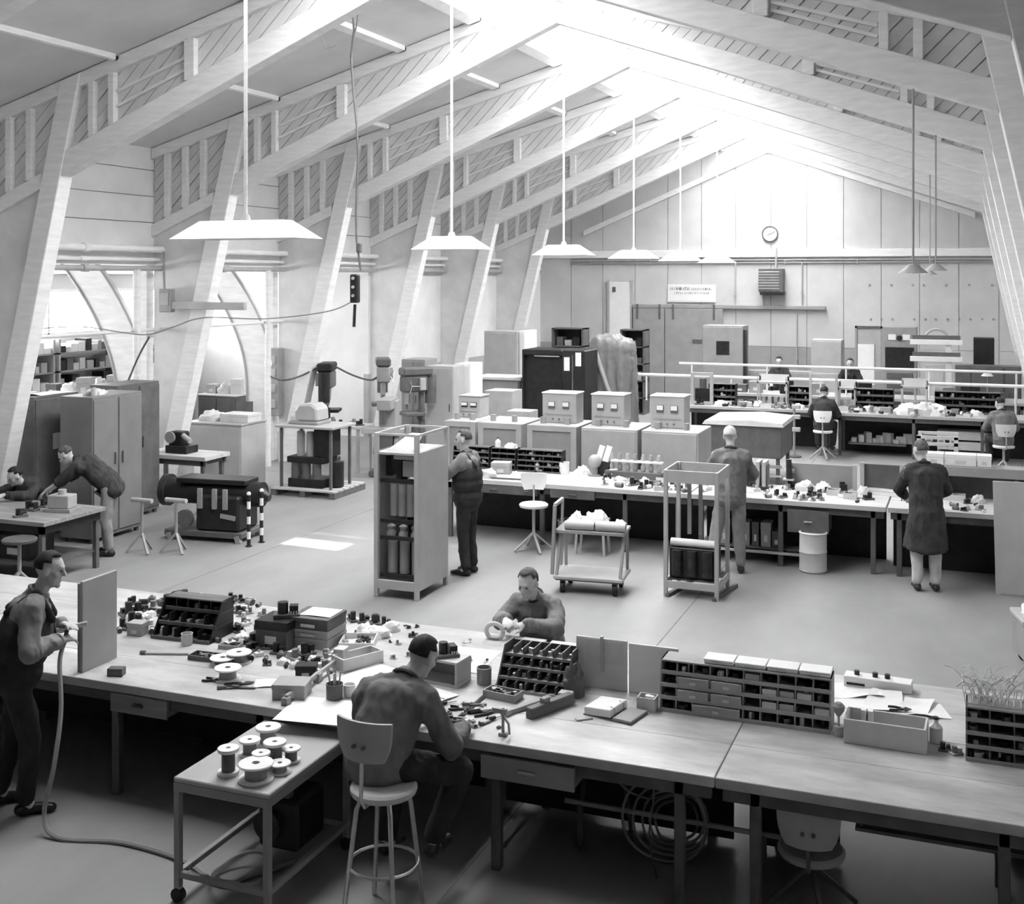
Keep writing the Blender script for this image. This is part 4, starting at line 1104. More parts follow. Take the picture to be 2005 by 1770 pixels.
# papers and a switch panel at the bench back
for i, (x, y, w, d, a) in enumerate(((1690, 1372, .5, .34, .1), (1760, 1378, .4, .3, -.15), (1800, 1392, .34, .26, .3), (1668, 1352, .34, .3, .4))):
    sheet(P(x, y, BH), w, d, ('wide white sheet behind the wooden crate', 'white sheet overlapping behind the crate', 'white sheet at the right behind the crate', 'white sheet beside the long rack\'s end')[i], a, curl=.03, seed=50+i)
t = thing('knob_box', 'white box panel with dark knobs at the bench back', 'panel', G(1718, 1350, BH), R(-3))
MB().box(-.22, .22, -.02, .1, 0, .07).build('housing', M_PAPER, t, .004)
for i, x in enumerate((-.14, -.02, .06)): MB().cyl((x, .04, .07), (x, .04, .10), .018, n=10).build('knob', M_BAKE, t)
MB().box(-.2, -.08, -.024, -.02, .015, .03).build('slot', M_BLACK, t)
pliers(P(1740, 1392) + Vector((0, 0, .01)), .14, 'pliers on the papers behind the crate', .2)
# second rack at the right edge, with a basket of wire on it
bin_rack(Vector((.36, 7.26, BH)), .78, .24, .29, 4, 6, 'dark parts rack at the right edge of the picture', 0, M_DWOOD, .012, 33, .8, M_STEEL)
t = thing('wire_basket', 'white wire basket of tangled wire on the right rack', 'basket', Vector((.12, 7.42, BH + .302)), 0)
bx = MB()
for z in (.005, .06, .11):
    k = 1 + z*1.2
    bx.tube([(-.15*k, -.08*k, z), (.15*k, -.08*k, z), (.15*k, .08*k, z), (-.15*k, .08*k, z), (-.15*k, -.08*k, z)], .004, 5)
for i in range(9):
    x = -.15 + .3*i/8
    bx.tube([(x*1.13, -.09, .11), (x, -.08, .005), (x, .08, .005), (x*1.13, .09, .11)], .003, 5)
bx.build('wire_frame', M_PAPER, t)
rr = random.Random(12)
for i in range(26):
    a = rr.uniform(0, 6.3); x, y = rr.uniform(-.1, .1), rr.uniform(-.05, .05)
    MB().tube([(x, y, .01), (x + .05*math.cos(a), y + .04*math.sin(a), .1), (x + .12*math.cos(a), y + .09*math.sin(a), rr.uniform(.1, .2)), (x + .17*math.cos(a), y + .12*math.sin(a), rr.uniform(.05, .22))], .0035, 5).build('loose_wire', M_PAPER if i % 3 else M_LSTEEL, t, smooth=True)
tray(Vector((.37, 7.40, BH + .302)), .18, .14, .06, 'pale tray of parts right of the wire basket', 0, M_LCARD, 8, seed=23)
carton(Vector((.58, 7.40, BH + .302)), .12, .12, .13, 'white carton at the far right on the rack', 0, M_PAPER)
bottle(P(1832, 1452), .04, .15, 'white bottle between the crate and the right rack', M_PAPER)
for i, (x, y) in enumerate(((1850, 1470), (1872, 1476), (1900, 1484), (1935, 1490), (1970, 1496))):
    relay(P(x, y), .075, ('dark part at the left foot of the right rack', 'dark part second along the foot of the right rack', 'dark part midway along the foot of the right rack', 'dark part fourth along the foot of the right rack', 'dark part at the frame edge before the right rack')[i], i*.7, 80 + i, 'parts before the right rack', i != 1)

# ------------------------------------------------------------------ spool trolley
t = thing('spool_trolley', 'grey steel trolley table carrying white wire spools', 'trolley', (-4.27, 5.56, 0))
TW, TD, TH = .64, .93, .72
MB().box(0, TW, 0, TD, TH-.03, TH).build('table_top', M_LSTEEL, t, .006)
MB().box(.0, TW, -.002, .03, TH-.08, TH-.028).build('apron', M_STEEL, t, .003)
MB().box(TW-.03, TW+.002, 0, TD, TH-.08, TH-.028).build('apron', M_STEEL, t, .003)
for x in (0, TW-.04):
    for y in (0, TD-.04):
        MB().box(x, x+.04, y, y+.04, .09, TH-.03).build('leg', M_STEEL, t, .004)
        c = MB().cyl((x+.02, y+.0, .04), (x+.02, y+.04, .04), .04, n=14); c.build('caster', M_RUBBER, t, smooth=True)
        MB().box(x, x+.04, y+.005, y+.035, .04, .095).build('caster_fork', M_LSTEEL, t)
for (a, b) in (((.02, .02), (TW-.02, .02)), ((.02, .02), (.02, TD-.02)), ((TW-.02, .02), (TW-.02, TD-.02)), ((.02, TD-.02), (TW-.02, TD-.02))):
    MB().bar((a[0], a[1], .16), (b[0], b[1], .16), .035).build('lower_rail', M_STEEL, t, .003)
def T(px, py): return G(px, py, TH)
for i, (x, y, r, h, m) in enumerate(((525, 1458, .085, .12, M_STEEL), (489, 1478, .07, .10, M_COPPER), (447, 1515, .068, .16, M_DSTEEL), (538, 1492, .075, .13, M_COPPER), (570, 1490, .062, .085, M_COPPER), (511, 1508, .06, .11, M_STEEL), (548, 1512, .07, .06, M_STEEL), (501, 1527, .11, .105, M_STEEL))):
    spool(T(x, y), r*.93, h*.95, ('white spool farthest back on the trolley', 'white spool second from the back at left on the trolley', 'tall dark spool at the left front of the trolley', 'white spool in the middle of the trolley group', 'small white spool at the right of the trolley', 'white spool behind the large front one', 'low spool at the right front of the trolley', 'largest white spool at the front of the trolley')[i], m, 0, 'spools on the trolley')
tm = thing('transformer', 'dark motor unit on the lower shelf of the trolley', 'motor', (-3.85, 6.15, .178))
MB().box(-.14, .14, -.16, .16, 0, .30).build('housing', M_BLACK, tm, .02)
MB().cyl((-.05, -.2, .15), (-.05, .2, .15), .09, n=16).build('rotor', M_BAKE, tm, smooth=True)
MB().cbox((0, -.1, .32), (.12, .06, .05)).build('terminal_box', M_DSTEEL, tm, .006)

# things under and behind the benches
st = stool(Vector((-3.08, 5.88, 0)), R(-4), .74, 'tubular stool with pale backrest under the seated man', M_LCARD, 'tube', True, M_CHROME, M_LSTEEL, .33)
stool(Vector((AY(1588, 1650, 6.85).x, 6.86, 0)), R(3), .34, 'stool with pale worn backrest pushed under the right bench', M_LSTEEL, 'star', True, M_DSTEEL, M_LSTEEL, .21)
t = thing('foot_stool', 'tilted pale padded seat under the middle bench', 'stool', (-2.25, 7.4, 0), R(20))
MB().cbox((0, 0, .46), (.34, .26, .05), ry=R(-8)).build('seat', M_LCARD, t, .012)
for x in (-.12, .12):
    for y in (-.09, .09): MB().bar((x, y, .44), (x*1.4, y*1.4, 0), .025).build('leg', M_DSTEEL, t)
mb = MB(); mb.cyl((0, 0, 0), (1.75, 0, 0), .018, n=8)
t = thing('foot_rail', 'long pale foot rail under the middle bench', 'rail', (-2.4, 7.05, .0))
MB().cyl((0, 0, .27), (1.35, 0, .27), .016, n=8).build('rail', M_LSTEEL, t, smooth=True)
for x in (0.1, 1.25): MB().box(x-.015, x+.015, -.015, .015, 0, .27).build('post', M_DSTEEL, t)
for k in range(5):
    rr = random.Random(k); r = .26 - .03*k
    c = Vector((-1.75 + .03*k, 7.0 + .03*k, 0))
    pts = [(r*math.cos(a)*1.0, .02*math.sin(3*a) + .05*k, r + .012 + r*math.sin(a)*.98) for a in [2*math.pi*j/30 for j in range(31)]]
    solo('cable_coil', MB().tube(pts, .009, 6), M_STEEL, ('largest coil of cable hanging under the bench', 'second largest coil of cable under the bench', 'middle coil of cable under the bench', 'second smallest coil of cable under the bench', 'smallest coil of cable under the bench')[k], 'cable', c, R(8 * k), 'cable coils under the bench', smooth=True)
pb = G(1760, 1640, .62)
t = thing('basin', 'small white basin of parts hung under the right bench', 'basin', Vector((-.33, 6.85, .58)))
opentop(t, .24, .18, .10, .008, M_PAPER, 'bowl')
for s in (-1, 1): MB().bar((s*.11, .09, .09), (s*.11, .09, .17), .012).build('hanger', M_STEEL, t)
for i in range(5): MB().cbox((-.08 + i*.04, 0, .085), (.03, .06, .04), rz=i).build('loose_part', M_DSTEEL, t)
carton(Vector((-2.62, 8.05, 0)), .38, .3, .48, 'pale carton standing on the floor under the middle bench', 0, M_LCARD)
carton(Vector((.38, 8.05, 0)), .5, .35, .42, 'grey carton on the floor under the right bench', 0, M_CARD)
t = thing('undershelf', 'dark wooden shelf slung under the right bench', 'shelf', (-.6, 6.75, .52))
MB().box(0, .9, 0, .5, 0, .02).build('board', M_DWOOD, t)
for x in (.02, .86):
    for y in (.02, .46): MB().box(x, x+.02, y, y+.02, .02, .22).build('hanger', M_DSTEEL, t)
cable([(-2.0, 6.62, .74), (-1.9, 6.64, .60), (-1.75, 6.66, .55), (-1.6, 6.64, .62), (-1.5, 6.62, .74)], .007, 'thin cable looped under the front edge of the middle bench')
cable([(-1.7, 6.6, .73), (-1.72, 6.62, .5), (-1.76, 6.7, .3), (-1.74, 6.8, .02)], .006, 'thin cable hanging straight down under the middle bench')
# air hose from the standing man's tool
cable([(-5.76, 6.36, 1.14), (-5.70, 6.22, 1.02), (-5.60, 6.12, .72), (-5.55, 6.0, .40), (-5.58, 5.95, .12), (-5.42, 5.9, .016), (-5.0, 6.0, .016), (-4.5, 5.95, .016), (-4.12, 5.8, .016), (-4.0, 5.95, .016), (-3.8, 6.3, .016)], .016, 'rubber air hose snaking from the standing man to the trolley', M_STEEL)
c = Vector((-4.05, 5.9, .02))
cable([c + Vector((.16*math.cos(a), .2*math.sin(a), .01 + .05*abs(math.sin(a)))) for a in [k*.5 for k in range(14)]], .011, 'coil of hose under the trolley', M_LSTEEL)

# ------------------------------------------------------------------ people of the foreground
person('man in dark dungarees standing at the left bench with an air tool', (-6.0, 6.14, 0), R(-50), STAND,
       dict(pelvis=(0, .0, .95), chest=(.0, .08, 1.28), neck=(0, .14, 1.455), head=(0, .21, 1.60), shL=(-.19, .11, 1.40), shR=(.19, .11, 1.40),
            elL=(-.27, .16, 1.12), elR=(.28, .10, 1.13), wrL=(-.07, .29, 1.20), wrR=(.09, .28, 1.14), anL=(-.13, -.12, .09), anR=(.11, .06, .09), knL=(-.11, -.02, .5), knR=(.11, .10, .5)),
       look=(.15, 1, -.25), top=M_LGREYCOAT, legs=M_OVER, bib=M_OVER, hair=M_HDARK, vox=.009)
t = thing('air_tool', 'small air tool in the standing man\'s hands', 'tool', (-5.76, 6.40, 1.17), R(40))
MB().cyl((-.10, 0, .0), (.10, 0, .03), .018, n=10).build('barrel', M_CHROME, t, smooth=True)
MB().cyl((-.03, 0, .0), (-.05, -.02, -.08), .014, n=8).build('grip', M_DSTEEL, t)
person('man in a grey work jacket seated on the stool with his back to us', (-3.15, 5.93, .74), R(-4), SIT,
       dict(chest=(.02, .13, .36), neck=(.05, .23, .51), head=(.11, .33, .61), shL=(-.19, .17, .44), shR=(.25, .19, .43), elL=(-.30, .32, .18), elR=(.34, .26, .14),
            wrL=(-.12, .58, .16), wrR=(.26, .56, .14), knL=(-.10, .40, -.04), knR=(.36, .34, -.02), anL=(-.12, .30, -.50), anR=(.24, .22, -.40)),
       look=(.25, 1, -.75), top=M_GREYCOAT, legs=M_OVER, hair=M_HDARK, vox=.010)
stool(Vector((-3.30, 9.14, 0)), R(176), .44, 'stool under the man beyond the bench', M_MWOOD, 'star', False)
person('balding man in a grey jacket seated beyond the bench bent over his work', (-3.30, 9.12, .44), R(176), SIT,
       dict(chest=(0, .08, .38), neck=(.01, .16, .55), head=(.02, .25, .67), shL=(-.19, .13, .49), shR=(.19, .13, .49), elL=(-.25, .30, .36), elR=(.26, .26, .34),
            wrL=(-.08, .56, .43), wrR=(.05, .60, .46)),
       look=(.05, 1, -.9), top=M_LGREYCOAT, legs=M_GREYCOAT, hair=M_HMID, style='short', vox=.009)
t = thing('coil_winder', 'small ring-shaped coil held by the man beyond the bench', 'coil', (-3.42, 8.36, BH + .06))
MB().tube([(.07*math.cos(a), .0, .06*math.sin(a)) for a in [2*math.pi*k/20 for k in range(21)]], .018, 8).build('ring', M_LCARD, t, smooth=True)
MB().cbox((0, 0, -.05), (.08, .06, .02)).build('foot', M_STEEL, t, .003)

scatter(((232, 1240), (300, 1240), (345, 1180), (250, 1172)), 16, .075, 'small loose part heaped left of the dark stepped rack', 'loose parts left of the dark rack', 1, BH)
scatter(((330, 1190), (520, 1215), (500, 1175), (350, 1168)), 22, .08, 'small loose part heaped behind the dark stepped rack', 'loose parts behind the dark rack', 2, BH)
scatter(((425, 1262), (510, 1275), (515, 1225), (430, 1215)), 14, .07, 'small loose part between the rack and the stacked boxes', 'loose parts by the stacked boxes', 3, BH)
scatter(((480, 1300), (660, 1325), (670, 1285), (500, 1272)), 20, .065, 'small loose part in front of the stacked boxes', 'loose parts before the stacked boxes', 4, BH, .06)
scatter(((675, 1250), (830, 1265), (820, 1225), (690, 1205)), 14, .045, 'tiny loose part around the white tray', 'tiny parts around the tray', 5, BH, .06)
scatter(((870, 1425), (990, 1440), (960, 1375), (860, 1365)), 16, .03, 'tiny metal part among the tools by the seated man', 'tiny parts among the tools', 6, BH, .04, .3)
scatter(((900, 1300), (960, 1310), (955, 1240), (905, 1245)), 6, .035, 'tiny part on the large white sheet', 'tiny parts on the white sheet', 7, BH + .012, .06)
# ------------------------------------------------------------------ middle of the hall
# tall switchgear rack
t = thing('switchgear_rack', 'tall grey open-front switchgear rack standing on the open floor', 'rack', (-6.24, 11.67, 0))
W, D = .55, .81
for x in (0, W-.05):
    for y in (0, D-.05): MB().box(x, x+.05, y, y+.05, 0, 1.84).build('post', M_LSTEEL, t, .004)
for y in (0, D-.03): MB().box(.05, W-.05, y, y+.03, 1.815, 1.84).build('top_rail', M_LSTEEL, t)
for x in (0, W-.03): MB().box(x, x+.03, .05, D-.05, 1.815, 1.84).build('top_rail', M_LSTEEL, t)
MB().box(W-.015, W, .05, D-.05, .10, 1.63).build('side_panel', M_LSTEEL, t)
MB().box(0, .015, .05, D-.05, .10, 1.63).build('side_panel', M_STEEL, t)
MB().box(.015, W-.015, D-.04, D-.02, .1, 1.2).build('back_panel', M_DSTEEL, t)
MB().box(.02, W-.02, .02, D-.02, 1.60, 1.625).build('top_panel', M_LSTEEL, t)
MB().prism([(.1, .1, 1.625), (W-.12, .1, 1.625), (W-.2, .5, 1.78), (.2, .5, 1.78)], (0, .06, .0)).build('duct', M_LSTEEL, t)
MB().box(.05, W-.05, .0, .04, .10, .20).build('bottom_rail', M_LSTEEL, t, .004)
MB().box(.02, W-.02, .03, D-.05, .10, .13).build('floor_plate', M_DSTEEL, t)
for z in (.22, .64, .83, 1.28): MB().box(.05, W-.05, .06, .10, z, z+.04).build('cross_bar', M_BLACK, t)
for x in (.14, .29, .44):
    MB().cyl((x, .2, .25), (x, .2, .60), .058, n=16).build('condenser', M_STEEL, t, smooth=True)
    MB().lathe([(.05, .66), (.055, .70), (.035, .74), (.05, .78), (.02, .80)], (x, .16, 0), 12).build('insulator', M_LSTEEL, t, smooth=True)
for x in (.13, .235, .34, .445): MB().cyl((x, .25, .88), (x, .25, 1.24), .046, n=16).build('condenser', M_CARD, t, smooth=True)
MB().box(.28, W-.06, .16, .3, 1.34, 1.52).build('relay_panel', M_LSTEEL, t, .004)
MB().box(.07, .14, .16, .3, 1.34, 1.56).build('breaker', M_BLACK, t, .004); MB().box(.2, .27, .16, .3, 1.3, 1.56).build('breaker', M_BLACK, t, .004)
MB().box(.2, W-.1, .1, .16, 1.54, 1.58).build('lamp_strip', M_LSTEEL, t)
# low open rack
t = thing('open_frame_rack', 'low pale open-frame rack with dark coils inside', 'rack', (-3.22, 12.88, 0))
W, D, Hh = .62, .66, 1.42
for x in (0, W-.045):
    for y in (0, D-.045): MB().box(x, x+.045, y, y+.045, 0, Hh).build('post', M_LSTEEL, t, .004)
for (a, b, c, d) in ((.045, W-.045, 0, .02), (.045, W-.045, D-.02, D), (0, .02, .045, D-.045), (W-.02, W, .045, D-.045)):
    MB().box(a, b, c, d, Hh-.14, Hh).build('band', M_LSTEEL, t, .003)
    MB().box(a, b, c, d, .10, .18).build('lower_band', M_LSTEEL, t, .003)
for x in (.15, .28): MB().box(x, x+.04, D-.12, D-.08, .6, 1.3).build('upright', M_STEEL, t)
MB().box(.06, W-.06, .06, D-.06, .18, .20).build('shelf', M_DSTEEL, t)
MB().box(.05, W-.05, .08, .40, .2, .54).build('coil_block', M_BLACK, t, .01)
for x in (.14, .31, .48): MB().cyl((x, .07, .24), (x, .07, .52), .06, n=14).build('coil', M_BAKE, t, smooth=True)
MB().cyl((.05, .16, .585), (W-.05, .16, .585), .045, n=14).build('roller', M_PAPER, t, smooth=True)
for i, x in enumerate((.12, .25, .35, .47)): MB().cyl((x, .3, Hh-.13), (x, .3, Hh-.05), .04, .025, 10).build('insulator', (M_LSTEEL, M_DSTEEL, M_BAKE, M_DSTEEL)[i], t, smooth=True)
MB().box(.06, W-.06, .1, .5, Hh-.15, Hh-.13).build('tray', M_STEEL, t)
for s in (.05, W-.05): MB().bar((s, -.02, .02), (s+.12, D+.03, .02), .04).build('skid', M_DSTEEL, t)
# wheeled trolley with rolls
t = thing('roll_trolley', 'two-tier wheeled trolley with white rolls on top', 'trolley', (-4.42, 12.55, 0), R(6))
W, D = .80, .55
MB().box(0, W, 0, D, .16, .20).build('lower_shelf', M_LSTEEL, t, .008)
MB().box(.02, W-.02, .02, D-.02, .145, .16).build('under_frame', M_DSTEEL, t)
MB().box(0, W, .1, D, .66, .70).build('upper_shelf', M_STEEL, t, .006)
for x in (0.02, W-.05):
    MB().bar((x+.015, .03, .2), (x+.035, .2, .68), .03).build('upright', M_STEEL, t); MB().bar((x+.015, D-.03, .2), (x+.015, D-.03, .68), .03).build('upright', M_STEEL, t)
MB().bar((-.02, .05, .2), (.0, .1, .98), .04).build('push_handle', M_STEEL, t, .006); MB().bar((-.02, D-.05, .2), (.0, D-.05, .98), .03).build('push_handle', M_STEEL, t, .006)
MB().bar((0, .1, .98), (0, D-.05, .98), .035).build('push_bar', M_LSTEEL, t)
for x in (.1, W-.1):
    for y in (.07, D-.07):
        MB().cyl((x-.02, y, .065), (x+.02, y, .065), .065, n=16).build('wheel', M_RUBBER, t, smooth=True)
        MB().box(x-.03, x+.03, y-.02, y+.02, .065, .15).build('fork', M_DSTEEL, t)
for i, (x, y, z, L) in enumerate(((.28, .15, .75, .34), (.64, .15, .75, .34), (.45, .22, .79, .66))):
    r = thing('material_roll', ('pale roll at the left front of the wheeled trolley', 'pale roll at the right front of the wheeled trolley', 'long pale roll behind the two short ones on the trolley')[i], 'roll', Vector((-4.42, 12.55, 0)) + Matrix.Rotation(R(6), 3, 'Z') @ Vector((x, y, z + (.0 if i < 2 else -.04))), R(6))
    MB().cyl((-L/2, 0, 0), (L/2, 0, 0), .05, n=18).build('roll', M_PAPER if i == 2 else M_LSTEEL, r, smooth=True)
    MB().cyl((-L/2-.004, 0, 0), (L/2+.004, 0, 0), .02, n=10).build('core', M_DCARD, r)
for i, (x, y, w, h) in enumerate(((.18, .4, .16, .14), (.42, .42, .3, .16), (.7, .42, .14, .08))):
    heap(Vector((-4.42, 12.55, .702)) + Matrix.Rotation(R(6), 3, 'Z') @ Vector((x, y, 0)), w, .18, h, ('white bundle at the left on the wheeled trolley', 'large white bundle in the middle of the wheeled trolley', 'small white bundle at the right of the wheeled trolley')[i], M_PAPER, 0, 90+i, 'wrapped_bundle', 'bundle')
# middle bench row
MY0, MH = 14.68, .83
b1 = bench(-6.85, -3.35, MY0, MY0 + 1.05, MH, 'pale workbench in the middle row behind the tall rack', (-6.7, -5.35, -4.2, -3.5), M_PLY, lm=M_DSTEEL, shade_boards=((-6.8, -3.4, .9, .0),))
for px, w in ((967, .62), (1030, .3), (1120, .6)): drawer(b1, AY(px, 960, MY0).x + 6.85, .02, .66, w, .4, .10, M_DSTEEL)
b2 = bench(-3.33, -.95, MY0, MY0 + 1.05, MH, 'pale cluttered workbench in the middle row with a white drum before it', (-3.2, -2.2, -1.1), M_PLY, lm=M_DSTEEL, shade_boards=((-3.3, -1.0, .9, .0),))
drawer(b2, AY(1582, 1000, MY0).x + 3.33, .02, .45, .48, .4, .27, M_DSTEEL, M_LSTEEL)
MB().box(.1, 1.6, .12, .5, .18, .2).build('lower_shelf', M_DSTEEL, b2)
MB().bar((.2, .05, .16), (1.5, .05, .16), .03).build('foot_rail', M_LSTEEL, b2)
b3 = bench(-.93, 1.45, MY0, MY0 + 1.05, MH, 'pale workbench at the right end of the middle row', (-.8, 1.3), M_PLY, lm=M_DSTEEL, shade_boards=((-.9, 1.4, .6, .0),))
for i, (px0, px1, top) in enumerate(((1540, 1678, 905), (1685, 1770, 907))):
    a, b = AY(px0, 940, MY0 + 1.0), AY(px1, 940, MY0 + 1.0)
    z = AY(px0, top, MY0 + 1.0).z - MH
    t = thing('bench_back_panel', ('grey back panel standing on the cluttered middle bench', 'dark back panel right of the grey one on the middle bench')[i], 'panel', (a.x, MY0 + .98, MH))
    MB().box(0, b.x-a.x, 0, .02, 0, z).build('board', (M_STEEL, M_DSTEEL)[i], t, .004)
    for x in (.0, b.x-a.x-.05): MB().box(x, x+.05, -.05, 0, 0, z + .02).build('upright', M_LSTEEL, t)
t = thing('bench_shelf', 'long dark shelf above the right end of the middle bench', 'shelf', (-.3, MY0 + .75, MH))
MB().box(0, 1.7, 0, .3, .30, .42).build('shelf_board', M_STEEL, t, .006)
MB().box(0, 1.7, .27, .29, 0, .30).build('back_board', M_DSTEEL, t)
for x in (.0, .8, 1.66): MB().box(x, x+.04, .02, .28, 0, .30).build('bracket', M_DSTEEL, t)
# writing on the panel: faint chalk marks
for i, x in enumerate((1.05, 1.14)):
    mb = MB()
    if i == 0: mb.bar((x, .262, .12), (x+.05, .262, .2), .012, .004).bar((x+.05, .262, .2), (x, .262, .2), .012, .004).bar((x, .262, .2), (x+.05, .262, .12), .012, .004)
    else: mb.bar((x+.02, .262, .12), (x+.02, .262, .2), .012, .004).bar((x+.02, .262, .2), (x, .262, .18), .012, .004)
    mb.build('chalk_mark', M_LSTEEL, t)
# leaning hardboard sheet at the right edge
t = thing('hardboard_sheet', 'large pale grey board standing against the right end of the bench', 'board', (.26, 14.33, 0))
MB().prism([(0, 0, 0), (1.15, 0, 0), (1.15, .16, 1.27), (.0 - .03, .16, 1.25)], (0, .03, 0)).build('sheet', M_LSTEEL, t, .004)
MB().box(.05, 1.1, -.02, .0, .0, .02).build('edge_batten', M_STEEL, t)
# drum
t = thing('fibre_drum', 'pale fibre drum standing on the floor before the middle bench', 'drum', G(1592, 1118), 0)
MB().lathe([(.155, 0), (.165, .01), (.163, .23), (.17, .24), (.163, .25), (.163, .46), (.17, .475), (.155, .485), (.15, .455), (0.001, .45)], n=26).build('body', M_LCARD, t, smooth=True)
for z in (.02, .24, .47): MB().ring([(.162, z-.01), (.172, z), (.162, z+.01)], n=26).build('hoop', M_LSTEEL, t, smooth=True)
# stools of the middle row
stool(G(1045, 1078), R(-160), .62, 'pale-seated stool with white backrest at the middle bench', M_PAPER, 'star', True, M_LSTEEL, M_PAPER, .26)
t = thing('side_stool', 'small pale stool standing behind the wheeled trolley', 'stool', G(1160, 1083), 0)
MB().box(-.2, .2, -.14, .14, .42, .45).build('seat', M_LCARD, t, .008)
for x in (-.17, .17):
    for y in (-.1, .1): MB().bar((x, y, .42), (x*1.15, y*1.15, 0), .03).build('leg', M_LSTEEL, t)
t = thing('waste_bin', 'grey waste bin under the middle bench', 'bin', G(1112, 1062), 0)
MB().lathe([(.11, 0), (.14, .3), (.13, .3), (.1, .02), (.001, .02)], n=18).build('body', M_STEEL, t, smooth=True); MB().ring([(.138, .29), (.15, .3), (.138, .31)], n=18).build('rim', M_LSTEEL, t)
# books and boxes under the cluttered bench
for i in range(7):
    x = -3.05 + i*.13
    carton(Vector((x, MY0 + .28, .2)), (.07, .10, .06, .11, .08, .12, .1)[i], .22, (.22, .27, .24, .29, .30, .30, .2)[i], 'box file on the shelf under the cluttered bench, %s from left' % ('first', 'second', 'third', 'fourth', 'fifth', 'sixth', 'seventh')[i], 0, (M_DSTEEL, M_STEEL)[i % 2], True, 'box file', 'box files under the bench', name='box_file')
# bins and clutter on the middle benches
def Q(px, py, z=MH):
    p = G(px, py, z); y = min(max(p.y, MY0 + .1), MY0 + .86); q = AY(px, py, y); q.z = z; return q
for i, (p0, p1, c) in enumerate(((886, 958, 3), (960, 1010, 3), (1012, 1100, 5))):
    a, b = AY(p0, 917, MY0 + .82), AY(p1, 917, MY0 + .82)
    bin_rack(Vector(((a.x+b.x)/2, MY0 + .80, MH)), b.x-a.x-.02, .22, .30, 4, c, ('dark bin rack at the left of the middle bench', 'second dark bin rack on the middle bench', 'third and widest dark bin rack on the middle bench')[i], 0, M_BLACK, .01, 40+i, .6, M_DSTEEL)
heap(Q(955, 935), .26, .2, .12, 'pale sack at the left of the middle bench', M_CLOTH, 0, 100, 'sack', 'sack')
carton(Q(982, 928), .26, .2, .17, 'grey rounded box on the middle bench beside the sack', .2, M_CARD, True)
t = thing('drawing_board', 'flat pale drawing board lying on the middle bench', 'board', Q(1010, 937), R(4))
MB().box(-.32, .32, -.12, .14, 0, .02).build('board', M_DSTEEL, t, .003); MB().box(-.28, .28, -.09, .11, .02, .024).build('sheet', M_PAPER, t)
bottle(Q(1052, 922), .035, .17, 'small white bottle before the widest dark bin rack', M_PAPER)
bottle(Vector((AY(975, 860, MY0+.9).x, MY0 + .9, MH + .312)), .04, .14, 'white bottle on top of the dark bin racks', M_PAPER)
heap(Vector((AY(1000, 860, MY0+.9).x, MY0 + .9, MH + .312)), .2, .12, .07, 'white rag on top of the dark bin racks', M_PAPER, 0, 101)
tin(Q(1105, 926), .07, .16, 'pale tin on the middle bench right of the bins', M_PAPER)
t = thing('bench_grinder', 'small pale-domed machine on the middle bench', 'machine', Q(1165, 925), 0)
MB().cyl((0, 0, 0), (0, 0, .12), .04, n=12).build('pedestal', M_STEEL, t, smooth=True); MB().ball((0, 0, .2), .095, n=16).build('hood', M_LSTEEL, t, smooth=True); MB().cbox((0, 0, .01), (.16, .14, .02)).build('foot', M_STEEL, t, .003)
heap(Q(1140, 928), .2, .18, .12, 'white cloth left of the domed machine', M_PAPER, 0, 102)
heap(Q(1200, 926), .24, .2, .1, 'white cloth right of the domed machine', M_PAPER, 0, 103)
t = thing('instruction_plate', 'two white plates propped on a dark stand on the middle bench', 'plate', Q(1180, 905) + Vector((0, 0, 0)), R(-10))
MB().box(-.1, .1, 0, .1, 0, .2).build('stand', M_BLACK, t, .006)
for x in (-.08, .03): MB().cbox((x+.03, .03, .31), (.085, .015, .22), rx=R(-15), ry=R(12)).build('plate', M_PAPER, t, .003)
t = thing('switch_assembly', 'long switch assembly with pale insulators on the middle bench', 'switch', Q(1240, 925), 0)
MB().box(-.38, .42, -.1, .12, .0, .10).build('base', M_DSTEEL, t, .006); MB().box(-.3, .42, -.06, .02, .22, .245).build('bar', M_PAPER, t)
for k in range(7):
    MB().lathe([(.03, .1), (.038, .16), (.022, .2), (.036, .26), (.02, .33)], (-.3 + k*.11, .0, 0), 10).build('insulator', M_STEEL if k % 2 else M_LSTEEL, t, smooth=True)
for i, (x, y, w, k) in enumerate(((1215, 945, .2, 0), (1240, 950, .16, 1), (1262, 948, .18, 0), (1285, 950, .2, 2), (1275, 938, .2, 0), (1300, 935, .22, 2), (1322, 940, .14, 1), (1345, 945, .2, 0), (1372, 945, .16, 2), (1228, 935, .16, 2), (1190, 940, .14, 1), (1255, 960, .12, 1), (1290, 962, .14, 2))):
    lb = ('left of the low open rack, nearest the domed machine', 'small, before the switch assembly', 'right of the switch assembly front', 'behind the left post of the low open rack', 'behind the switch assembly', 'seen above the low open rack\'s band', 'inside the outline of the low open rack', 'right inside the low open rack\'s outline', 'beside the white-haired man\'s arm', 'before the insulators', 'before the two white plates', 'at the bench edge before the switch assembly', 'at the bench edge by the low open rack')[i]
    if k == 0: heap(Q(x, y), w, w*.8, .08, 'white cloth ' + lb, M_PAPER, i, 110+i)
    elif k == 1: relay(Q(x, y), w, 'dark component ' + lb, i, 120+i, 'components on the middle bench')
    else: tray(Q(x, y), w, w*.7, .05, 'pale parts tray ' + lb, i*.3, M_LCARD, 7, seed=i)
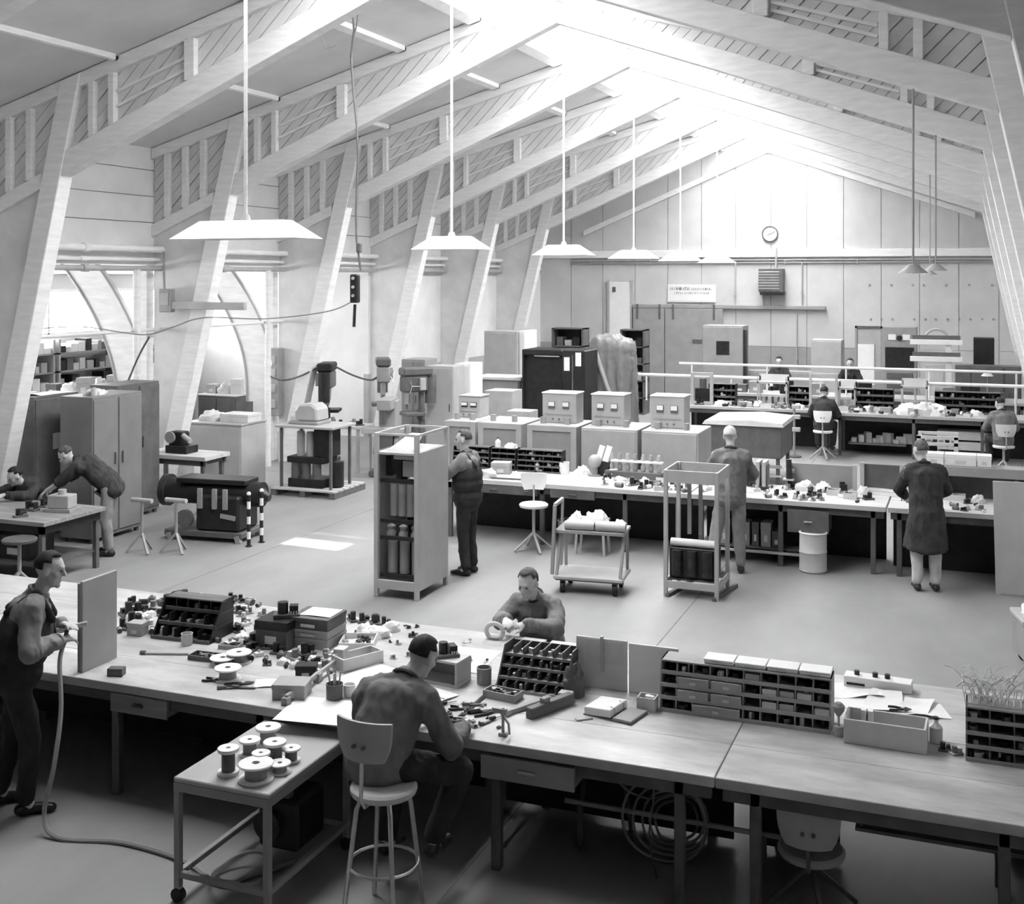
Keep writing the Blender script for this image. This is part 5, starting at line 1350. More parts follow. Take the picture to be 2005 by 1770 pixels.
# right part of the middle row
t = thing('test_meter', 'dark meter case with a white page beside the white-haired man', 'meter', Q(1478, 935), 0)
MB().box(-.26, .16, -.02, .2, 0, .28).build('case', M_DSTEEL, t, .008); MB().box(-.2, -.02, -.035, -.02, .05, .24).build('page', M_PAPER, t)
for x in (.02, .10): MB().box(x, x+.05, -.06, .2, 0, .33).build('bracket', M_LSTEEL, t, .004)
t = thing('microscope', 'dark stand microscope on the cluttered middle bench', 'microscope', Q(1545, 950), 0)
MB().cbox((0, 0, .015), (.16, .2, .03)).build('foot', M_BLACK, t, .006); MB().bar((0, .06, .03), (0, .05, .34), .05).build('arm', M_BLACK, t, .008)
MB().cyl((0, -.03, .12), (0, -.02, .38), .035, n=12).build('tube', M_BAKE, t, smooth=True); MB().cbox((0, -.02, .12), (.14, .12, .02)).build('stage', M_LSTEEL, t, .003); MB().cyl((-.06, .05, .22), (.06, .05, .22), .03, n=10).build('knob', M_CHROME, t)
for i, (x, y, w, k) in enumerate(((1470, 962, .2, 3), (1575, 955, .3, 0), (1600, 960, .25, 3), (1612, 945, .2, 0), (1632, 968, .16, 2), (1650, 955, .18, 1), (1665, 975, .16, 2), (1690, 968, .16, 0), (1640, 945, .25, 3), (1520, 965, .2, 3), (1700, 978, .14, 1), (1585, 972, .12, 1), (1865, 978, .3, 2), (1915, 985, .16, 0))):
    lb = ('by the white-haired man\'s elbow', 'right of the microscope', 'before the grey back panel', 'against the grey back panel', 'at the front edge of the cluttered bench', 'left of the sloping ledger', 'nearest the sloping ledger', 'below the sloping ledger', 'in the middle of the cluttered bench', 'before the microscope', 'at the bench edge left of the long-coated man', 'at the bench edge above the drum', 'right of the long-coated man', 'beside the big leaning board')[i]
    if k == 0: heap(Q(x, y), w, w*.7, .10, 'white cloth ' + lb, M_PAPER, i, 140+i)
    elif k == 1: relay(Q(x, y), w, 'dark component ' + lb, i, 150+i, 'components on the middle bench')
    elif k == 2: tray(Q(x, y), w, .16, .07, 'pale parts tray ' + lb, 0, M_LCARD, 8, seed=60+i)
    else: sheet(Q(x, y), w*1.4, .2, 'white sheet ' + lb, .1*i, seed=i)
t = thing('ledger', 'thick white ledger lying aslant on the middle bench', 'book', Q(1725, 958), R(-14))
MB().box(-.25, .25, -.08, .1, 0, .05).build('pages', M_PAPER, t, .004); MB().box(-.26, .26, -.085, .105, .05, .058).build('cover', M_LCARD, t); MB().box(-.26, .26, -.085, .105, -.0, .006).build('cover', M_LCARD, t)
# white crates on shelf at the right
for i, (x0, x1, y) in enumerate(((1808, 1848, 910), (1850, 1912, 905), (1913, 1942, 912))):
    a, b = AY(x0, y, MY0 + .85), AY(x1, y, MY0 + .85)
    carton(Vector(((a.x+b.x)/2, MY0 + .9, MH + .422)), b.x-a.x-.01, .2, .14, ('white carton at the left on the shelf right of the coat', 'wide white carton in the middle on that shelf', 'small white carton at the right on that shelf')[i], 0, M_PAPER, True, lm=M_PAPER)

# ------------------------------------------------------------------ row of grey test cubicles behind the bench
specs = [(868, 932, 1), (934, 1022, 1), (1030, 1130, 1), (1136, 1250, 0), (1254, 1370, 0)]
CY, CHh = 16.95, 1.30
lab = ['first', 'second', 'third', 'fourth', 'fifth']
for i, (p0, p1, framed) in enumerate(specs):
    a, b = AY(p0, 840, CY), AY(p1, 840, CY); w = b.x - a.x - .03
    t = thing('test_cubicle', 'grey box cubicle, %s from the left behind the middle bench, %s' % (lab[i], 'with a sunken front panel' if framed else 'with a plain front'), 'cubicle', ((a.x+b.x)/2, CY, 0))
    MB().box(-w/2, w/2, 0 if not framed else .03, .9, .08, CHh).build('body', M_LSTEEL, t, .01)
    if framed:
        for x in (-w/2, w/2-.09): MB().box(x, x+.09, 0, .035, .08, CHh).build('front_frame', M_LSTEEL, t, .004)
        MB().box(-w/2+.09, w/2-.09, 0, .035, CHh-.09, CHh).build('front_frame', M_LSTEEL, t, .004)
        MB().box(-w/2+.09, w/2-.09, .02, .031, .2, CHh-.09).build('front_panel', M_STEEL, t)
    else:
        MB().box(-w/2+.03, w/2-.03, -.012, 0, .12, CHh-.03).build('front_panel', M_LSTEEL, t, .004)
    for x in (-w/2+.05, w/2-.1): MB().box(x, x+.06, .05, .85, 0, .08).build('skid', M_DSTEEL, t)
    for x in (-w*.28, w*.22): MB().cyl((x, .25, CHh), (x, .25, CHh+.10), .045, n=10).build('bushing', M_STEEL, t, smooth=True)
def meterbox(px0, px1, pt, Y, z, label, k):
    a, b = AY(px0, pt, Y), AY(px1, pt, Y); w = b.x-a.x; h = a.z - z
    t = thing('meter_box', label, 'instrument', ((a.x+b.x)/2, Y, z), 0, 'grey meter boxes on the cubicles')
    MB().box(-w/2, w/2, 0, .38, 0, h).build('case', M_LSTEEL, t, .01)
    MB().box(-w/2-.01, w/2+.01, -.01, .39, h, h+.02).build('lid', M_PAPER if k else M_LSTEEL, t, .004)
    for x in (-w*.22, w*.2):
        d = MB().box(x-.055, x+.055, -.02, 0, h*.5, h*.74).build('meter', M_BLACK if not k else M_DSTEEL, t, .006)
        MB().box(x-.048, x+.048, -.024, -.02, h*.58, h*.72).build('dial', M_PAPER, d)
    MB().box(-w*.4, w*.4, -.008, 0, h*.28, h*.31).build('groove', M_STEEL, t)
    for x in (-.1, .0, .1): MB().cyl((x, 0, h*.14), (x, -.02, h*.14), .012, n=8).build('knob', M_DSTEEL, t)
meterbox(1062, 1128, 770, CY + .35, CHh, 'grey meter box with two dials on the third cubicle', 1)
meterbox(1158, 1222, 773, CY + .35, CHh, 'grey meter box with two dials on the fourth cubicle', 1)
meterbox(1274, 1340, 776, CY + .35, CHh, 'grey meter box with two dials on the fifth cubicle', 1)
meterbox(898, 940, 776, CY + .5, CHh, 'plain grey control box with knobs on the first cubicle', 0)
# covered box right of the cubicles
a, b = AY(1380, 850, 20.4), AY(1530, 850, 20.4)
t = thing('covered_machine', 'dark box-shaped machine under a pale cover sheet', 'machine', ((a.x+b.x)/2, 20.4, 0)); w = b.x-a.x
MB().box(-w/2, w/2, 0, 1.3, .45, 1.0).build('body', M_DSTEEL, t, .01)
MB().prism([(-w/2-.04, -.04, 1.0), (w/2+.04, -.04, 1.0), (w/2+.02, -.03, 1.06), (w*.1, -.03, 1.10), (-w/2, -.03, 1.06)], (0, 1.38, 0)).build('cover_sheet', M_LCARD, t)
for x in (-w/2+.05, w/2-.1):
    for y in (.05, 1.2): MB().box(x, x+.06, y, y+.06, 0, .45).build('leg', M_DSTEEL, t)
MB().bar((-w/2, .02, .32), (w/2, .02, .32), .04).build('stretcher', M_STEEL, t)
for z in (.15, .3): MB().bar((-w/2, .02, z), (w/2, .02, z), .03).build('stretcher', M_LSTEEL, t)

# people of the middle
person('dark-clad man with rolled pale sleeves behind the tall rack', (-5.66, 12.98, 0), R(88), STAND,
       dict(head=(0, .06, 1.615), neck=(0, .03, 1.46), elL=(-.22, .22, 1.18), wrL=(-.10, .44, 1.24), elR=(.24, .20, 1.15), wrR=(.10, .42, 1.18)),
       look=(-.2, 1, -.3), top=M_LGREYCOAT, legs=M_OVER, bib=M_OVER, sleeve='short', hair=M_HMID, vox=.013)
person('white-haired man in a grey jacket standing at the middle bench, back turned', (-2.72, 14.22, 0), R(10), STAND,
       dict(chest=(0, .05, 1.29), neck=(0, .09, 1.48), head=(-.01, .15, 1.63), shL=(-.2, .07, 1.42), shR=(.2, .07, 1.42), elL=(-.27, .20, 1.16), elR=(.27, .20, 1.16), wrL=(-.15, .44, 1.02), wrR=(.15, .44, 1.02),
            anL=(-.24, -.06, .09), knL=(-.17, .02, .5), anR=(.12, .0, .09)),
       look=(0, 1, -.5), top=M_GREYCOAT, legs=M_TROUS, hair=M_HGREY, vox=.013)
person('man in a long dark coat and pale trousers standing at the middle bench', (-.48, 14.22, 0), R(14), STAND,
       dict(chest=(0, .05, 1.25), neck=(-.01, .09, 1.43), head=(-.03, .15, 1.57), shL=(-.2, .07, 1.37), shR=(.2, .07, 1.37), elL=(-.26, .22, 1.12), elR=(.27, .20, 1.12), wrL=(-.15, .44, 1.0), wrR=(.18, .44, 1.0)),
       look=(-.5, 1, -.4), top=M_NAVY, legs=M_LTROUS, coat=1.0, hair=M_HMID, vox=.013)

scatter(((1175, 955), (1400, 968), (1390, 945), (1170, 932)), 26, .10, 'small part in the clutter left of the white-haired man', 'small parts left of the white-haired man', 21, MH, .1, .5, (MY0 + .08, MY0 + .6))
scatter(((1460, 975), (1690, 988), (1680, 962), (1450, 950)), 30, .09, 'small part in the clutter before the grey back panel', 'small parts before the grey back panel', 22, MH, .1, .45, (MY0 + .08, MY0 + .85))
scatter(((930, 945), (1060, 950), (1050, 932), (940, 925)), 6, .08, 'small part at the left of the middle bench', 'small parts at the left middle bench', 23, MH, .12, .4, (MY0 + .08, MY0 + .6))
scatter(((1860, 1000), (1935, 1003), (1930, 980), (1860, 978)), 8, .08, 'small part on the bench end by the leaning board', 'small parts by the leaning board', 24, MH, .1, .4, (MY0 + .08, MY0 + .6))
# ------------------------------------------------------------------ left side of the hall
# assembly table with two men
t = thing('assembly_table', 'worn steel-legged table where two men work at left', 'table', (-12.1, 10.6, 0))
for k in range(3): MB().box(0, 2.15, .35*k+.002, .35*(k+1), .70, .75).build('plank', M_MWOOD, t, .004)
for x in (.05, 2.02):
    for y in (.05, .95): MB().box(x, x+.06, y, y+.06, 0, .70).build('leg', M_DSTEEL, t, .004)
MB().box(.05, 2.1, .05, .08, .60, .70).build('apron', M_BLACK, t); MB().box(2.05, 2.1, .05, 1.0, .60, .70).build('apron', M_BLACK, t)
MB().box(.1, 2.05, .1, .95, .2, .23).build('lower_shelf', M_DSTEEL, t)
def LT(px, py, z=.75): return G(px, py, z)
t = thing('gearbox', 'pale boxy workpiece on the left table beside the bending man', 'machine part', LT(122, 1000), R(10))
MB().box(-.18, .18, -.13, .13, 0, .04).build('plate', M_STEEL, t, .004); MB().box(-.14, .14, -.1, .1, .04, .2).build('housing', M_CARD, t, .01); MB().cyl((0, 0, .2), (0, 0, .26), .05, n=12).build('shaft', M_LSTEEL, t, smooth=True)
for i, (x, y, w) in enumerate(((60, 1000, .2), (40, 1012, .16), (85, 992, .14))):
    relay(LT(x, y), w, ('dark part under the crouching man\'s hands', 'dark part at the front of the left table', 'dark part between the two men')[i], i, 200+i, 'parts on the left table')
stool(G(38, 1160), 0, .62, 'round-topped work stand before the left table', M_DSTEEL, 'star', False, M_STEEL)
for i, (x, y, w, h) in enumerate(((-11.4, 11.0, .4, .3), (-10.6, 11.0, .5, .28))):
    carton(Vector((x, y, .232)), w, .4, h, ('black box on the lower shelf of the left table', 'second black box under the left table')[i], 0, M_BLACK)
person('man bending over the left table, arm stretched out', (-10.45, 12.15, 0), R(112), STAND,
       dict(pelvis=(0, -.12, .90), chest=(0, .14, 1.12), neck=(0, .32, 1.22), head=(0, .46, 1.28), shL=(-.18, .27, 1.18), shR=(.18, .27, 1.18), elL=(-.16, .46, .98), wrL=(-.10, .68, .84),
            elR=(.2, .45, .98), wrR=(.14, .66, .85), hipL=(-.095, -.12, .87), hipR=(.095, -.12, .87), knL=(-.1, -.08, .48), knR=(.1, -.02, .48), anL=(-.1, -.14, .09), anR=(.1, -.04, .09)),
       look=(0, 1, -.8), top=M_NAVY, legs=M_TROUS, sleeve='short', hair=M_HMID, vox=.013)
stool(Vector((-11.35, 12.0, 0)), R(170), .5, 'low stool under the crouching man', M_DWOOD, 'star', False, M_DSTEEL)
person('dark-haired man crouching behind the left table', (-11.35, 11.98, .50), R(170), SIT,
       dict(chest=(0, .10, .32), neck=(0, .22, .44), head=(0, .33, .53), shL=(-.19, .16, .40), shR=(.19, .16, .40), elL=(-.28, .32, .30), elR=(.28, .32, .30), wrL=(-.12, .56, .34), wrR=(.12, .56, .34)),
       look=(.3, 1, -.7), top=M_NAVY, legs=M_OVER, hair=M_HDARK, vox=.014)
# steel cupboards along the aisle
M_CUP = mat('mid_grey_cupboard_paint', .2, .45, .06, 3)
def cupY(x, y0, y1, h, d, label, m=M_STEEL, doors=2):
    return cabinet((x, (y0+y1)/2, 0), y1-y0, d, h, label, R(90), m, doors, True, None, .06, 'steel_cupboard', 'cupboard')
cupY(-10.95, 12.55, 13.55, 1.97, .55, 'tall mid grey steel cupboard behind the bending man', M_CUP)
cupY(-11.55, 13.75, 14.7, 2.0, .5, 'tall darker steel cupboard behind the grey one', M_DSTEEL, 2)
c = cupY(-11.85, 11.45 + 1.0, 13.3, 1.95, .45, 'dark steel cupboard with a paper notice at the far left', M_DSTEEL, 1)
MB().box(-.1, .2, -.024, -.02, 1.2, 1.42).build('notice', M_CEIL, c)
sheet(Vector((-12.05, 12.9, 1.952)), .36, .6, 'white papers on top of the far left cupboard', 0, curl=.05)
heap(Vector((-11.2, 12.9, 1.972)), .3, .3, .08, 'pale rag on top of the grey cupboard', M_CLOTH, 0, 210)
tin(Vector((-11.1, 12.75, 1.972)), .04, .1, 'small pale tin on the grey cupboard', M_LCARD)
# small bench with vice behind
b = bench(-12.0, -10.75, 14.75, 15.4, .86, 'small workbench by the second column with a dark machine on it', (-11.9, -10.85), M_PLY, planks=3)
t = thing('bench_vice', 'dark vice machine on the small bench by the second column', 'vice', (-11.4, 15.05, .86), 0)
MB().cbox((0, 0, .06), (.4, .3, .12)).build('base', M_BLACK, t, .01); MB().cbox((-.05, 0, .22), (.26, .2, .22)).build('body', M_BLACK, t, .02); MB().cyl((.05, -.05, .28), (.25, -.12, .2), .04, n=12).build('spindle', M_LSTEEL, t, smooth=True)
MB().cyl((-.1, -.14, .25), (-.1, -.17, .25), .09, n=16).build('handwheel', M_STEEL, t, smooth=True)
stool(Vector((-10.45, 14.3, 0)), R(30), .6, 'dark stool beside the small bench', M_STEEL, 'star', False, M_STEEL)
# big engine-like unit on stands, roller stands before it
E0 = G(392, 1062)
t = thing('motor_unit', 'long black motor unit resting on low stands', 'motor', (E0.x, E0.y + .35, 0), R(6))
MB().box(-.62, .55, -.3, .3, .06, .14).build('bed', M_DSTEEL, t, .01)
MB().box(-.15, .5, -.28, .28, .14, .62).build('casing', M_BLACK, t, .03)
MB().cyl((-.75, 0, .62), (.72, 0, .62), .17, n=20).build('barrel', M_BLACK, t, smooth=True)
MB().cyl((.6, 0, .62), (.82, 0, .58), .16, .05, 16).build('nose', M_BAKE, t, smooth=True)
MB().cyl((-.78, 0, .62), (-.70, 0, .62), .22, n=20).build('end_flange', M_BAKE, t, smooth=True)
MB().box(-.5, .55, -.2, .2, .76, .83).build('top_plate', M_BLACK, t, .01)
for x in (-.1, .12, .28): MB().box(x, x+.06, -.32, -.28, .45, .72).build('bracket', M_STEEL, t)
for x in (-.55, .48): MB().bar((x, -.28, .1), (x + .03, -.28, 0), .07).build('foot', M_STEEL, t); MB().bar((x, .28, .1), (x+.03, .28, 0), .07).build('foot', M_STEEL, t)
MB().cyl((-.3, -.32, .3), (-.3, -.26, .3), .12, n=18).build('cover_disc', M_DSTEEL, t, smooth=True)
MB().cbox((.35, -.3, .35), (.22, .02, .06), ry=R(8)).build('name_plate', M_STEEL, t)
for i, px in enumerate((278, 345)):
    g = G(px, 1082)
    t = thing('roller_stand', ('left three-legged stand before the black motor', 'right three-legged stand before the black motor')[i], 'stand', g)
    MB().cyl((0, 0, .2), (0, 0, .66), .02, n=8).build('post', M_STEEL, t, smooth=True); MB().cyl((-.16, 0, .68), (.16, 0, .68), .03, n=10).build('roller', M_LSTEEL, t, smooth=True)
    for k in range(3):
        a = R(210 + 120*k); MB().bar((0, 0, .26), (.2*math.cos(a), .2*math.sin(a), .012), .03, .025).build('leg', M_STEEL, t)
# striped barrier posts
for i, (px, py) in enumerate(((487, 1070), (512, 1062))):
    g = G(px, py)
    t = thing('striped_post', ('nearer black and white striped post', 'farther black and white striped post')[i], 'post', g)
    for k in range(7):
        MB().cyl((0, 0, .1*k + (.012 if k == 0 else 0)), (0, 0, .1*(k+1)), .025, n=12).build('stripe', M_PAPER if k % 2 else M_BLACK, t, smooth=True)
    MB().cyl((0, 0, 0), (0, 0, .012), .045, n=14).build('foot', M_BLACK, t); MB().ball((0, 0, .70), .03, n=10).build('cap', M_PAPER, t, smooth=True)
# grey bin cabinet with cartons
t = cabinet((-11.75, 16.35, 0), 1.1, .72, 1.12, 'wide pale grey cabinet beside the second column', 0, M_LSTEEL, 1, False, M_LSTEEL, .0)
carton(Vector((-11.45, 16.7, 1.15)), .55, .4, .14, 'flat pale carton on the wide grey cabinet', 0, M_LCARD)
heap(Vector((-12.0, 16.7, 1.15)), .45, .4, .16, 'pale dome cover on the wide grey cabinet', M_LCARD, 0, 212, 'dust_cover', 'cover')
carton(Vector((-11.95, 16.02, 0)), .34, .3, .72, 'narrow pale crate in front of the wide cabinet', 0, M_LCARD, True, name='crate', cat='crate')
# pallet with switchgear and a white machine on top
t = thing('pallet', 'wooden pallet under the black switchgear', 'pallet', (-10.72, 16.45, 0))
for k in range(6): MB().box(0, 1.2, .03 + k*.175, .03 + k*.175 + .13, .10, .125).build('plank', M_PLY, t)
for x in (0, .55, 1.1): MB().box(x, x+.1, .03, 1.06, .0, .10).build('runner', M_DWOOD, t)
t = thing('switchgear', 'black open switchgear frame standing on the pallet', 'switchgear', (-10.62, 16.6, .125))
for x in (0, .93):
    for y in (0, .62): MB().box(x, x+.04, y, y+.04, 0, .98).build('post', M_DSTEEL, t)
MB().box(-.06, 1.03, -.06, .72, .98, 1.02).build('table_top', M_LSTEEL, t, .006)
MB().box(.12, .78, .05, .5, 0, .14).build('base_tank', M_BLACK, t, .01)
for x in (.22, .42, .62): MB().cyl((x, .14, .14), (x, .14, .40), .075, n=14).build('coil', M_DSTEEL, t, smooth=True)
MB().box(.10, .80, .05, .5, .40, .50).build('yoke', M_BLACK, t, .01)
for x in (.28, .46): MB().cyl((x, .2, .5), (x, .2, .9), .065, n=14).build('condenser', M_LSTEEL, t, smooth=True)
MB().box(.58, .86, .1, .5, .5, .95).build('breaker', M_BLACK, t, .01); MB().cyl((.9, .3, .02), (.9, .3, .42), .12, n=14).build('reservoir', M_BLACK, t, smooth=True)
t = thing('air_compressor', 'white rounded machine on top of the switchgear table', 'machine', (-10.22, 16.95, 1.146))
MB().box(-.32, .24, -.22, .22, 0, .05).build('base', M_STEEL, t, .01)
mb = MB(); prof = [(-.22, .05), (-.22, .22), (-.14, .33), (.1, .34), (.2, .27), (.22, .05)]
mb.prism([(x, -.2, z) for x, z in prof], (0, .4, 0)).build('hood', M_LSTEEL, t, .03)
MB().box(-.3, -.14, -.19, .19, .05, .12).build('tray', M_LCARD, t, .006)
# drill presses and workshop machines at the left wall
def drill_press(loc, h, label, rz=0, m=M_DSTEEL, hm=M_STEEL):
    t = thing('drill_press', label, 'drill press', loc, rz)
    MB().box(-.22, .22, -.3, .2, 0, .08).build('base', m, t, .02)
    MB().cyl((0, .1, .08), (0, .1, h*.92), .055, n=14).build('column', hm, t, smooth=True)
    MB().box(-.24, .24, -.3, .1, h*.47, h*.50).build('work_table', m, t, .008); MB().cyl((0, .1, h*.42), (0, .1, h*.52), .085, n=14).build('table_clamp', m, t, smooth=True)
    MB().box(-.13, .13, -.3, .2, h*.70, h*.86).build('head', hm, t, .03)
    MB().cyl((0, -.2, h*.58), (0, -.2, h*.71), .04, .055, 12).build('spindle', M_CHROME, t, smooth=True); MB().cyl((0, -.2, h*.53), (0, -.2, h*.58), .012, .03, 10).build('chuck', M_DSTEEL, t, smooth=True)
    MB().box(-.15, .15, -.32, .3, h*.86, h*.94).build('belt_guard', m, t, .03); MB().cyl((0, .3, h*.58), (0, .3, h*.86), .11, n=16).build('motor', m, t, smooth=True)
    for k in range(3):
        a = k*2.1; MB().cyl((.14, -.15, h*.76), (.2, -.15 + .14*math.cos(a), h*.76 + .14*math.sin(a)), .01, n=6).build('feed_lever', M_CHROME, t)
    MB().box(.13, .2, .0, .12, h*.72, h*.84).build('switch', M_LSTEEL, t, .006)
    return t
drill_press(G(640, 905), 2.05, 'dark pillar drill behind the white rounded machine', R(200), M_BLACK, M_DSTEEL)
drill_press(G(750, 885), 2.05, 'pillar drill with pale head right of the dark one', R(30), M_DSTEEL, M_STEEL)
drill_press(G(815, 905), 1.95, 'grey pillar drill nearest the pale cupboards', R(-40), M_DSTEEL, M_DSTEEL)
t = thing('milling_machine', 'mottled grey milling machine between the drills', 'machine', G(712, 925) + Vector((.55, -.1, 0)), R(15))
MB().box(-.3, .3, -.25, .3, 0, .12).build('base', M_DSTEEL, t, .02); MB().box(-.16, .16, -.05, .28, .12, 1.35).build('column', M_STEEL, t, .02)
MB().box(-.42, .42, -.3, .0, .78, .88).build('work_table', M_LSTEEL, t, .008); MB().box(-.14, .14, -.25, .0, .4, .78).build('knee', M_DSTEEL, t, .01); MB().box(-.13, .13, -.35, .25, 1.2, 1.4).build('overarm', M_STEEL, t, .02)
MB().cyl((.16, -.1, .6), (.24, -.1, .6), .13, n=18).build('handwheel', M_LSTEEL, t, smooth=True); MB().cyl((0, -.28, .95), (0, -.28, 1.2), .05, n=12).build('spindle', M_DSTEEL, t, smooth=True)
t = thing('workshop_table', 'pale table with machine parts behind the pallet', 'table', G(640, 930) + Vector((0, .3, 0)))
MB().box(-.5, .5, 0, .6, .8, .85).build('top', M_LSTEEL, t, .006)
for x in (-.47, .42):
    for y in (.02, .53): MB().box(x, x+.05, y, y+.05, 0, .8).build('leg', M_LSTEEL, t)
TB = G(640, 930) + Vector((0, .3, .85))
for i in range(5):
    relay(TB + Vector((-.4 + .2*i, .2 + .1*(i % 2), 0)), .16, 'machine part on the pale table by the drills', i, 230+i, 'machine parts on the pale table', i % 2 == 0)
# switch cabinet on the third column
t = thing('switch_cabinet', 'tall grey switch cabinet on the third slanted column', 'switch cabinet', AY(520, 800, FY[3] - .1) * 1.0)
t.location = (t.location.x, FY[3] - .12, .9)
MB().box(0, .3, 0, .18, 0, 1.3).build('case', M_STEEL, t, .01)
for z in (.15, .45, .75, 1.0): MB().box(.06, .24, -.03, 0, z, z+.16).build('switch', M_LSTEEL, t, .006)
# pale cupboards towards the back left
def faceY(px0, px1, Y, top, base_z=0.0):
    a, b = AY(px0, top, Y), AY(px1, top, Y); return (a.x+b.x)/2, b.x-a.x, a.z
x, w, z = faceY(835, 888, 20.8, 716); cabinet((x, 20.8, 0), w, .5, z, 'mid grey cupboard with a dark handle left of the cubicles', 0, M_LSTEEL, 1)
x, w, z = faceY(890, 922, 21.4, 712); cabinet((x, 21.4, 0), w, .6, z, 'narrow paler cupboard right of the mid grey one', 0, M_WALL, 1, False)
x, w, z = faceY(786, 832, 21.9, 703); cabinet((x, 21.9, 0), w, .6, z, 'grey cupboard half hidden behind the pillar drills', 0, M_STEEL, 2)
x, w, z = faceY(948, 1013, 25.5, 648); cabinet((x, 25.5, 0), w, .8, z, 'large pale cupboard with smooth doors before the back columns', 0, M_LSTEEL, 1, False)
x, w, z = faceY(1016, 1028, 25.6, 648); cabinet((x, 25.6, 0), w, .8, z, 'narrow pale strip cupboard beside the large pale one', 0, M_WALL, 1, False)
x, w, z = faceY(925, 1020, 23.4, 737)
t = thing('side_table', 'long pale-topped table before the large pale cupboard', 'table', (x, 23.4, 0))
MB().box(-w/2, w/2, 0, .8, z-.06, z).build('top', M_LCARD, t, .006); MB().box(-w/2+.05, w/2-.05, .05, .75, z-.35, z-.06).build('drawer_box', M_STEEL, t, .01)
for xx in (-w/2+.02, w/2-.08):
    for y in (.02, .72): MB().box(xx, xx+.06, y, y+.06, 0, z-.06).build('leg', M_DSTEEL, t)
ST = Vector((x, 23.4, z))
x2, w2, z2 = faceY(960, 1012, 19.6, 762)
carton((x2, 19.6, 0), w2, .5, z2, 'tall grey crate with a label behind the second cubicle', 0, M_CARD, True, name='crate', cat='crate')
x2, w2, z2 = faceY(1000, 1045, 19.2, 802)
carton((x2, 19.2, 0), w2, .4, z2, 'low grey carton right of the tall crate', 0, M_CARD)
# black tall cabinet and sheeted machine
x, w, z = faceY(1022, 1145, 23.0, 684)
t = thing('control_cabinet', 'large black open control cabinet towards the back', 'cabinet', (x, 23.0, 0))
MB().box(-w/2, -w/2+.04, 0, .9, 0, z).build('side', M_BLACK, t, .01); MB().box(w*.14, w/2, 0, .9, 0, z).build('closed_bay', M_BLACK, t, .02); MB().box(-w/2+.04, w*.14, .10, .9, .1, z-.12).build('recessed_bay', M_BLACK, t)
MB().box(-w/2, w*.14, 0, .9, z-.12, z).build('top', M_BLACK, t, .02); MB().box(-w/2+.04, w*.14, .0, .9, 0, .1).build('bottom', M_BLACK, t); MB().box(-w*.3, w*.1, -.01, .0, z-.14, z-.12).build('strip', M_LSTEEL, t)
MB().box(w*.30, w*.32, -.012, 0, .1, z-.1).build('seam', M_DSTEEL, t)
for i, (xx, zz) in enumerate(((w*.22, z-.42), (w*.40, z-.32))): MB().box(xx-.06, xx+.06, -.015, 0, zz, zz+.28).build('notice', M_PAPER, t)
x, w, z = faceY(1146, 1230, 24.2, 642)
t = thing('sheeted_machine', 'tall machine under a grey dust sheet right of the black cabinet', 'machine', (x, 24.3, 0))
mb = MB()
for cx in (-w*.26, 0, w*.26):
    for cy in (.2, .45, .7): cap(mb, (cx, cy, .2), (cx*.95, cy, z*.86 - .08*(cx > .1)), w*.24, w*.2, 14)
so = put('dust_sheet', folds(voxel(mb, 'dust_sheet', .05, 3), .05, (5, 5, .8)), t); so.data.materials.append(M_CUP)
MB().tube([(-w*.3, .0, z*.8), (0, -.1, z*.5), (w*.4, -.15, z*.18), (w*.6, -.1, z*.1)], .05, 8).build('rope', M_STEEL, so, smooth=True)
# dark open shelves behind
for i, (p0, p1, top, Y, l) in enumerate(((1080, 1142, 642, 28.5, 'dark open shelf above the black cabinet'), (1214, 1262, 645, 29.5, 'dark open shelf right of the sheeted machine'))):
    x, w, z = faceY(p0, p1, Y, top)
    t = thing('open_shelf', l, 'shelf', (x, Y, 0))
    for s in (-w/2, w/2-.05): MB().box(s, s+.05, 0, .5, 0, z).build('side', M_DSTEEL, t)
    MB().box(-w/2, w/2, .46, .5, 0, z).build('back', M_BLACK, t)
    for k in range(5): MB().box(-w/2, w/2, 0, .5, z*(k+1)/5-.03, z*(k+1)/5).build('shelf_board', M_DSTEEL, t)
    for k in range(4):
        for q in range(3): MB().box(-w*.38 + q*w*.26, -w*.38 + q*w*.26 + w*.2, .1, .4, z*(k+1)/5, z*(k+1)/5 + .14 + .08*((k+q) % 2)).build('stored_box', (M_DSTEEL, M_LSTEEL, M_BLACK)[(k*2+q) % 3], t)
# aisle shelving with stock, seen through the openings
r = random.Random(77)
for i, y0 in enumerate((14.2, 16.2, 18.2, 20.2)):
    t = thing('stock_shelf', 'stock shelf full of boxes in the side aisle, %s from the left' % ('first', 'second', 'third', 'fourth')[i], 'shelf', (XA + .05, y0, 0), 0, 'stock shelves in the aisle')
    for y in (0, 1.85): MB().box(0, .45, y, y+.05, 0, 2.35).build('upright', M_LSTEEL, t)
    for k in range(6): MB().box(0, .45, 0, 1.9, .25 + k*.36, .28 + k*.36).build('shelf_board', M_STEEL, t)
    for k in range(6):
        y = .08
        while y < 1.75:
            w = r.uniform(.09, .22)
            MB().box(.1, .4, y, min(y + w, 1.84), .28 + k*.36, .28 + k*.36 + r.uniform(.1, .26)).build('stored_box', r.choice((M_DSTEEL, M_STEEL, M_LCARD, M_BLACK, M_CARD, M_PAPER)), t); y += w + r.uniform(.01, .06)
